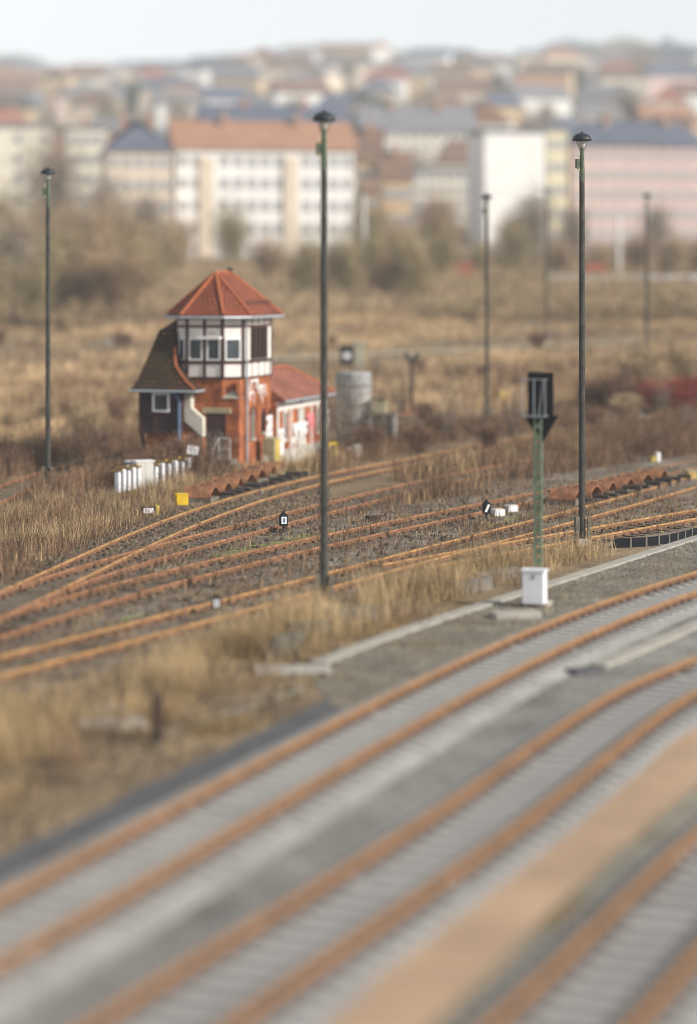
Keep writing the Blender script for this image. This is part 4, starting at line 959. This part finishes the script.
for x,d,s,kd,lb in ((660,147,.9,'red_bush','vivid red bush second from the left among the red ones at right'),(680,145,1.15,'red_bush','vivid red bush third from the left among the red ones at right'),(702,145,1.2,'red_bush','vivid red bush cut off by the right edge of the photo'),
  (600,148,1.0,'rust_bush','rust brown bush just right of the right lamp post, left of the red bushes'),(619,147,1.2,'rust_bush','rust brown bush second from the right lamp post'),(641,149,.95,'red_bush','dull red bush at the left end of the red bushes, beside the rust brown ones'),(586,150,.75,'rust_bush','rust brown bush partly behind the right lamp post'),
  (636,160,1.2,'grey_bush','pale grey brown bush behind the rust brown bushes'),(690,160,1.2,'grey_bush','pale grey brown bush behind the red bushes at the right edge')):
    put(kd, on(x,d), lb, s)
ODW = ['first','second','third','fourth','fifth','sixth','seventh','eighth','ninth','tenth','eleventh','twelfth','thirteenth','fourteenth','fifteenth','sixteenth','seventeenth','eighteenth','nineteenth','twentieth']
rs_ = random.Random(77)
for w_,d0,d1,n_,xs in (('in the scrub before the field',128,150,16,(-10,470)),('on the open field',165,215,14,(-10,700)),('in the scrub right of the silo',120,138,9,(400,700))):
    for j in range(n_):
        x = xs[0]+(xs[1]-xs[0])*(j+rs_.uniform(.15,.85))/n_; kd = rs_.choice(['rust_bush','rust_bush','grey_bush','silo_bush'])
        put(kd, on(x,rs_.uniform(d0,d1)), '%s %s bush from the left %s'%(ODW[j],{'rust_bush':'rust brown','grey_bush':'pale tan','silo_bush':'bare dark'}[kd],w_), rs_.uniform(.4,.85), group='low bushes '+w_)
# trees of the wood between field and town
protos['brown_tree'] = [tree_proto('bare_tree',9,.16,3.2,'brown',21),0]
protos['olive_tree'] = [tree_proto('bare_tree',10,.18,3.4,'olive',22),0]
protos['tan_tree'] = [tree_proto('bare_tree',7,.13,3.0,'tan',23),0]
protos['grey_tree'] = [tree_proto('bare_tree',12,.2,3.6,'grey',24),0]
ODN = ['first','second','third','fourth','fifth','sixth','seventh','eighth','ninth','tenth','eleventh','twelfth','thirteenth','fourteenth','fifteenth','sixteenth','seventeenth','eighteenth']
rt = random.Random(5)
rows = [(222,.8,[-12,14,34,58,84,112,136],'along the left field edge'),
        (252,.82,[5,40,72,100,128,150,305,345,385,415],'at the edge of the field'),
        (285,1.0,[-8,8,26,52,88,118,148,168,268,372,402,440],'in the wood behind the field edge'),
        (322,1.12,[-6,12,34,76,104,128,150,178,232,368,398,432,512,535],'in the wood close to the apartment blocks')]
kinds = ['brown_tree','olive_tree','tan_tree','grey_tree']
for d,s0,xs,w in rows:
    for j,x in enumerate(xs):
        kd = kinds[rt.choice([0,1,2,0,1,3] if s0 > .7 else [2,0,2,1])]; s = s0*rt.uniform(.8,1.15)*(.8 if x > 170 else .9)
        put(kd, on(x,d+rt.uniform(-8,8)), '%s %s tree from the left %s'%(ODN[j], {'brown_tree':'bare brown','olive_tree':'olive brown','tan_tree':'pale tan','grey_tree':'bare grey'}[kd], w), s, group='bare trees '+w)
put('grey_tree', on(58,330), 'tall bare grey tree in front of the gap in the cream block at left', 1.45)
for j,(x,d,s,kd) in enumerate([(482,300,.5,'olive_tree'),(515,310,.75,'olive_tree'),(555,290,.6,'brown_tree'),(600,300,.55,'tan_tree'),(640,305,.6,'brown_tree'),(672,300,.7,'tan_tree'),(700,290,.6,'brown_tree'),(575,330,.7,'grey_tree'),(660,340,.7,'grey_tree')]):
    put(kd, on(x,d), '%s small bare tree from the left near the low white wall at right'%ODN[j], s, group='small trees by the low white wall')
# undergrowth of the wood
def thicket(name, xa, xb, d0, d1, n, key, seed, h=2.2):
    rng = np.random.default_rng(seed); d = d0+(d1-d0)*rng.random(n); x = (xa-CX+(xb-xa)*rng.random(n))*d/F
    k = vnoise(np.column_stack([x,d]),.12,seed); hh = h*(.3+1.1*k)
    P = np.column_stack([x,d,np.interp(d,_KY,_KZ)+hh*rng.random(n)]); D = rng.normal(0,1,(n,3)); D[:,2] = np.abs(D[:,2])+.3; D /= np.linalg.norm(D,axis=1)[:,None]
    W = np.cross(D,rng.normal(0,1,(n,3))); W /= np.linalg.norm(W,axis=1)[:,None]; W *= .05
    V = np.stack([P-W,P+W,P+D*(.5+.7*rng.random(n))[:,None]],1).reshape(-1,3)
    return tag(obj(name, np_mesh(name,V,np.arange(n*3).reshape(-1,3),CR[key])), kind='stuff')
thicket('undergrowth', -60,460,235,335,70000,'tan',31,1.7); thicket('undergrowth', -60,460,245,340,40000,'brown',32,1.9)
thicket('undergrowth', 430,760,232,335,50000,'brown',33,1.8); thicket('undergrowth', 430,760,232,335,40000,'olive',34,1.4); thicket('undergrowth', -60,760,340,430,60000,'grey',35,1.6)

# ------------------------------------------------------------------ town
def cm(n, c): return mat('facade '+n, c, .9, .1, .3)
FC = dict(cream=cm('cream',(.70,.65,.54)), beige=cm('beige',(.66,.56,.45)), white=cm('white',(.79,.78,.76)), pink=cm('pink',(.58,.44,.41)), yellow=cm('yellow',(.66,.60,.42)), grey=cm('grey',(.42,.40,.40)), brown=cm('brown',(.36,.22,.16)), ochre=cm('ochre',(.55,.42,.27)))
RF = dict(orange=mat('roof orange',(.34,.19,.125),.9,.12,.3), dark=mat('roof dark',(.085,.085,.10),.8,.2,.3), blue=mat('roof blue slate',(.115,.13,.175),.7,.15,.3), red=mat('roof red',(.30,.13,.10),.9,.15,.3), brown=mat('roof brown',(.20,.13,.10),.9,.2,.3), grey=mat('roof grey',(.20,.20,.215),.85,.15,.3))
WINF = mat('town window frame',(.60,.58,.55),.6,.1,1); WINP = mat('town window glass',(.31,.31,.32),.2,.3,1,spec=.6)  # pale glass colour stands in for curtains and reflected sky
wf = MB(); 
for a,c in (((-.7,-.06,0),(-.6,.0,1.6)),((.6,-.06,0),(.7,.0,1.6)),((-.6,-.06,0),(.6,0,.1)),((-.6,-.06,1.5),(.6,0,1.6))): wf.box(a,c)
WFM = wf.mesh('window',WINF); WPM = MB().box((-.6,-.03,.1),(.6,-.005,1.5)).mesh('pane',WINP)
def block(name, xl, xr, d, yeave, ytop, wall, roof, label, depth=11, floors=5, cols=8, rz=0, roofkind='gable', skip=(), chim=2, cat='apartment block', base=None):
    """a building whose front stands at distance d between two bearings, eaves and ridge at the heights seen"""
    w = (xr-xl)*d/F; x0 = ((xl+xr)/2-CX)*d/F; zb = (hill_z(x0,d) if base is None else base); ze = zat(yeave,d)-zb; zr = zat(ytop,d+depth/2)-zb
    t = thing(name, (x0,d,zb), label, cat, rz=rz+(.17 if cat == 'apartment block' else 0))
    MB().box((-w/2,0,-3),(w/2,depth,ze)).build('wall', wall, t)
    o = .5
    if roofkind == 'hip': v = [(-w/2-o,-o,ze-.1),(w/2+o,-o,ze-.1),(w/2+o,depth+o,ze-.1),(-w/2-o,depth+o,ze-.1),(-w/2+depth*.45,depth/2,zr),(w/2-depth*.45,depth/2,zr)]
    elif roofkind == 'flat': v = None
    else: v = [(-w/2-o,-o,ze-.1),(w/2+o,-o,ze-.1),(w/2+o,depth+o,ze-.1),(-w/2-o,depth+o,ze-.1),(-w/2-o,depth/2,zr),(w/2+o,depth/2,zr)]
    if v: rf = MB().add(v,[(3,2,1,0),(0,1,5,4),(2,3,4,5),(1,2,5),(3,0,4)]).build('roof', roof, t)
    else: rf = MB().box((-w/2-.2,-.2,ze),(w/2+.2,depth+.2,ze+.7)).build('roof', roof, t)
    for k in range(chim):
        cx = -w/2+w*(k+.7)/(chim+.4); MB().box((cx-.4,depth*.4-.4,max(ze,zr-1.5)),(cx+.4,depth*.4+.4,max(zr,ze)+1.1)).build('chimney', FC['brown'], rf)
    fh = (ze-.6)/floors
    for r_ in range(floors):
        for c_ in range(cols):
            if c_ in skip: continue
            q = obj('window', WFM, t, (-w/2+w*(c_+.5)/cols,-.002,r_*fh+1.0+.25)); obj('pane', WPM, q)
    return t
b3 = block('apartment_block',176,355,345,149,121,FC['white'],RF['orange'],'long white five storey block with orange brown roof behind the signal box',12,5,13,0,skip=(2,8))
for px in (206,291):
    x = (px-(176+355)/2)*345/F; MB().box((x-1.0,-.35,-2),(x+1.0,-.004,15.5)).build('stair_strip', FC['beige'], b3)
block('apartment_block',107,172,338,150,121,FC['beige'],RF['blue'],'beige block with dark hipped roof left of the long white block',12,5,5,0,'hip')
block('apartment_block',205,352,395,122,105,FC['grey'],RF['blue'],'block showing only a dark blue roof above the long white block',12,5,8,0,'gable')
block('apartment_block',-30,52,372,128,122,FC['cream'],RF['grey'],'cream block at the left edge, left of the tall bare tree',12,6,6,0,'flat',chim=1,skip=(0,1,2,4))
block('apartment_block',66,107,376,130,124,FC['cream'],RF['grey'],'narrow cream block just right of the tall bare tree at left',12,6,4,0,'flat',chim=1)
block('town_house',357,382,362,160,128,FC['ochre'],RF['brown'],'ochre gabled house directly right of the long white block',10,4,2,0,'gable',chim=1,cat='house')
block('town_house',366,380,352,190,178,FC['brown'],RF['brown'],'narrow brown block standing for the shaded strip of the ochre gabled house',8,3,1,0,'gable',chim=0,cat='house')  # brown block stands in for the shadowed part of the gabled house
block('town_house',382,411,358,178,152,FC['ochre'],RF['brown'],'small cream ochre house right of the narrow brown shade block',10,3,3,0,'gable',chim=1,cat='house')
block('apartment_block',362,478,480,132,106,FC['cream'],RF['grey'],'wide pale block with grey mansard roof high behind the ochre houses',13,6,11,0,'gable')
block('apartment_block',412,470,430,172,168,FC['cream'],RF['grey'],'pale cream low block below the grey mansard roofed block',12,4,6,0,'flat',chim=0)
block('town_house',415,450,365,218,206,FC['grey'],RF['grey'],'low grey house with grey roof right of the ochre house',9,2,4,0,'gable',chim=1,cat='house')
block('apartment_block',484,546,378,133,128,FC['white'],RF['grey'],'plain white block with windowless gable right of the faint lamp post',12,5,5,0,'flat',skip=(0,1,2,3,4),chim=0)
block('apartment_block',547,568,380,131,127,FC['yellow'],RF['grey'],'pale yellow side block attached right of the plain white block',12,5,2,0,'flat',chim=0)
block('apartment_block',570,720,385,145,121,FC['pink'],RF['blue'],'long pink block with dark blue roof at the right edge',13,5,12,0,'hip')
t = thing('low_wall', on(625,283), 'low white wall in front of the long pink block', 'wall'); MB().box((-9.2,0,-1),(10,.3,1.9)).build('wall_panel', FC['white'], t); MB().box((-9.3,-.05,1.9),(10.1,.35,2.02)).build('coping', RF['grey'], t)
for x,lb,m in ((461,'small orange red container below the grey roofed house','red_paint'),(595,'orange red container in front of the left end of the long pink block','red_paint')):
    t = thing('red_container', on(x,292)+Vector((0,0,2.6)), lb, 'container'); MB().bbox((-1.4,0,-2.9),(1.4,2.4,.4),.05).build('box_body', M[m], t); MB().box((-1.45,-.05,.4),(1.45,2.45,.5)).build('roof', RF['grey'], t)
for x,lb in ((619,'left one of two pale thin poles in front of the pink block'),(400-36,'pale thin pole in front of the narrow brown shade block')):
    t = thing('flag_pole', on(x,300), lb, 'pole'); MB().tube([(0,0,-.3),(0,0,8.5 if x > 500 else 11)],.22,8,r2=.16).build('pole_shaft', FC['white'], t); MB().lathe([(.3,-.2),(.3,.25),(.22,.3)],10).build('base', FC['grey'], t)
# hillside houses: rows climbing the slope
rh = random.Random(17)
walls = ['white','cream','white','beige','ochre','white','grey','pink','yellow']; roofs = ['red','brown','grey','dark','orange','brown','grey','blue','grey','brown']
cols_ = {'white':'white','cream':'cream','beige':'beige','ochre':'ochre','grey':'grey','pink':'pink','yellow':'pale yellow'}
hw = MB()
n_row = 0
for d,n,hb in ((450,7,9),(510,8,10),(580,9,10),(660,9,11),(750,10,11),(860,10,12),(980,11,12),(1120,11,13),(1270,11,14),(1430,10,14)):
    n_row += 1
    for j in range(n):
        px = -25+747*(j+.5)/n+rh.uniform(-14,14); w = rh.uniform(.45,.85)*747/n*d/F; w = max(8,min(30,w)); dd = d+rh.uniform(-18,18)
        h = hb*rh.uniform(.7,1.15); wk = rh.choice(walls); rk = rh.choice(roofs); dep = rh.uniform(9,12)
        p = on(px,dd); rz = rh.choice([0,0,0,1.57])+rh.uniform(-.3,.3)
        t = thing('hillside_house', p, '%s house, %s roof, %s from left in the %s row up the hill'%(cols_[wk],rk,ODN[j],ODN[n_row-1]), 'house', rz=rz, group='houses on the hillside')
        MB().box((-w/2,0,-4),(w/2,dep,h)).build('wall', FC[wk], t)
        rr_ = h+dep*.42; o = .5
        rf = MB().add([(-w/2-o,-o,h-.1),(w/2+o,-o,h-.1),(w/2+o,dep+o,h-.1),(-w/2-o,dep+o,h-.1),(-w/2-o+rh.choice([0,3]),dep/2,rr_),(w/2+o-rh.choice([0,3]),dep/2,rr_)],[(3,2,1,0),(0,1,5,4),(2,3,4,5),(1,2,5),(3,0,4)]).build('roof', RF[rk], t)
        MB().box((w*.2-.4,dep*.5-.4,rr_-1.2),(w*.2+.4,dep*.5+.4,rr_+.9)).build('chimney', FC['brown'], rf)
        if d < 900:
            nc = max(2,int(w/3.2))
            for r_ in range(max(2,int(h/3.2))):
                for c_ in range(nc):
                    q = obj('window', WFM, t, (-w/2+w*(c_+.5)/nc,-.002,.9+r_*3.0))
# hillside trees
protos['hill_tree'] = [tree_proto('hill_tree',11,.25,4.2,'grey',41,n=2600,tw=.12,L=1.4,k=9),0]
protos['hill_evergreen'] = [tree_proto('hill_tree',12,.25,3.6,'green',42,n=3000,tw=.2,L=1.4,k=9),0]
k = 0
for d,n in ((470,6),(545,8),(620,9),(705,10),(805,11),(920,12),(1050,13),(1195,14),(1350,15)):
    for j in range(n):
        px = -25+747*(j+rh.uniform(.2,.8))/n; kd = rh.choice(['hill_tree','hill_tree','hill_evergreen'])
        put(kd, on(px,d+rh.uniform(-25,25)), ('dark evergreen' if kd == 'hill_evergreen' else 'bare grey')+' tree, %s from left in hillside tree line %s'%(ODN[j],ODN[k]+' up the slope'), rh.uniform(.7,1.25), group='trees among the hillside houses')
    k += 1
# the wood on the crest reads as one mass
def crest(n, seed, key, dd, h):
    rng = np.random.default_rng(seed); x = -330+660*rng.random(n); d = dd+90*rng.random(n)
    k = vnoise(np.column_stack([x,d*0+7]),.028,seed); hh = h*(.25+1.25*k)*(1+.25*np.clip((x-60)/120,0,1))
    zb = np.array([hill_z(a,b) for a,b in zip(x,d)]); P = np.column_stack([x,d,zb+hh*rng.random(n)])
    D = rng.normal(0,1,(n,3)); D[:,2] = np.abs(D[:,2]); D /= np.linalg.norm(D,axis=1)[:,None]; W = np.cross(D,rng.normal(0,1,(n,3))); W /= np.linalg.norm(W,axis=1)[:,None]; W *= .6
    V = np.stack([P-W,P+W,P+D*2.4],1).reshape(-1,3)
    tag(obj('crest_wood', np_mesh('crest_wood',V,np.arange(n*3).reshape(-1,3),CR[key])), kind='stuff')
crest(30000,51,'grey',1510,12); crest(30000,52,'green',1530,14)

# ------------------------------------------------------------------ haze
hz = MB().box((-1400,-60,-1.3),(1400,2700,215)).build('haze', None); hz['kind'] = 'stuff'
hm = bpy.data.materials.new('haze air'); hm.use_nodes = True; nt = hm.node_tree
for n in list(nt.nodes):
    if n.type != 'OUTPUT_MATERIAL': nt.nodes.remove(n)
pv = nt.nodes.new('ShaderNodeVolumePrincipled'); pv.inputs['Density'].default_value = .0003; pv.inputs['Color'].default_value = (.80,.90,1,1); pv.inputs['Anisotropy'].default_value = -.15
nt.links.new(pv.outputs[0], [n for n in nt.nodes if n.type == 'OUTPUT_MATERIAL'][0].inputs['Volume']); hz.data.materials.append(hm)

# ------------------------------------------------------------------ light, sky, camera
EL, SD = R(28), Vector((.91,-.41,0)).normalized()
sd = Vector((SD.x*math.cos(EL), SD.y*math.cos(EL), math.sin(EL)))
sun = bpy.data.lights.new('sun','SUN'); sun.energy = 5.0; sun.angle = R(.6); sun.color = (1,.93,.83)
so = bpy.data.objects.new('sun', sun); COL.objects.link(so); so.rotation_euler = sd.to_track_quat('Z','Y').to_euler(); so.location = (40,-20,60)
w = bpy.data.worlds.new('World'); scene.world = w; w.use_nodes = True; nt = w.node_tree
sky = nt.nodes.new('ShaderNodeTexSky'); sky.sky_type = 'NISHITA'; sky.sun_disc = False; sky.sun_elevation = EL; sky.sun_rotation = math.atan2(SD.x,SD.y)
sky.air_density = 1.0; sky.dust_density = .3; sky.ozone_density = 1.0
bg = nt.nodes['Background']; bg.inputs['Strength'].default_value = .15; hs_ = nt.nodes.new('ShaderNodeHueSaturation'); hs_.inputs['Saturation'].default_value = .12  # milky winter sky
nt.links.new(sky.outputs[0], hs_.inputs['Color']); nt.links.new(hs_.outputs[0], bg.inputs['Color'])
cam = bpy.data.cameras.new('camera'); co = bpy.data.objects.new('camera', cam); COL.objects.link(co); scene.camera = co
co.location = (0,0,H); co.rotation_euler = (R(90),0,0)
cam.sensor_fit = 'VERTICAL'; cam.sensor_height = 36; cam.lens = F*36/1024; cam.shift_y = -(512-HY)/1024; cam.shift_x = 0
cam.clip_start = .5; cam.clip_end = 5000
cam.dof.use_dof = True; cam.dof.focus_distance = 82; cam.dof.aperture_fstop = (cam.lens/1000)/.56; cam.dof.aperture_blades = 0
vs_ = scene.view_settings; vs_.view_transform = 'Standard'; vs_.look = 'None'; vs_.exposure = .2; vs_.gamma = 1; vs_.use_curve_mapping = False
scene.render.engine = 'CYCLES'; c = scene.cycles; c.use_denoising = True; c.max_bounces = 6; c.diffuse_bounces = 3; c.glossy_bounces = 2; c.transmission_bounces = 2; c.filter_width = .9; c.volume_bounces = 2; c.use_adaptive_sampling = True; c.adaptive_threshold = .02
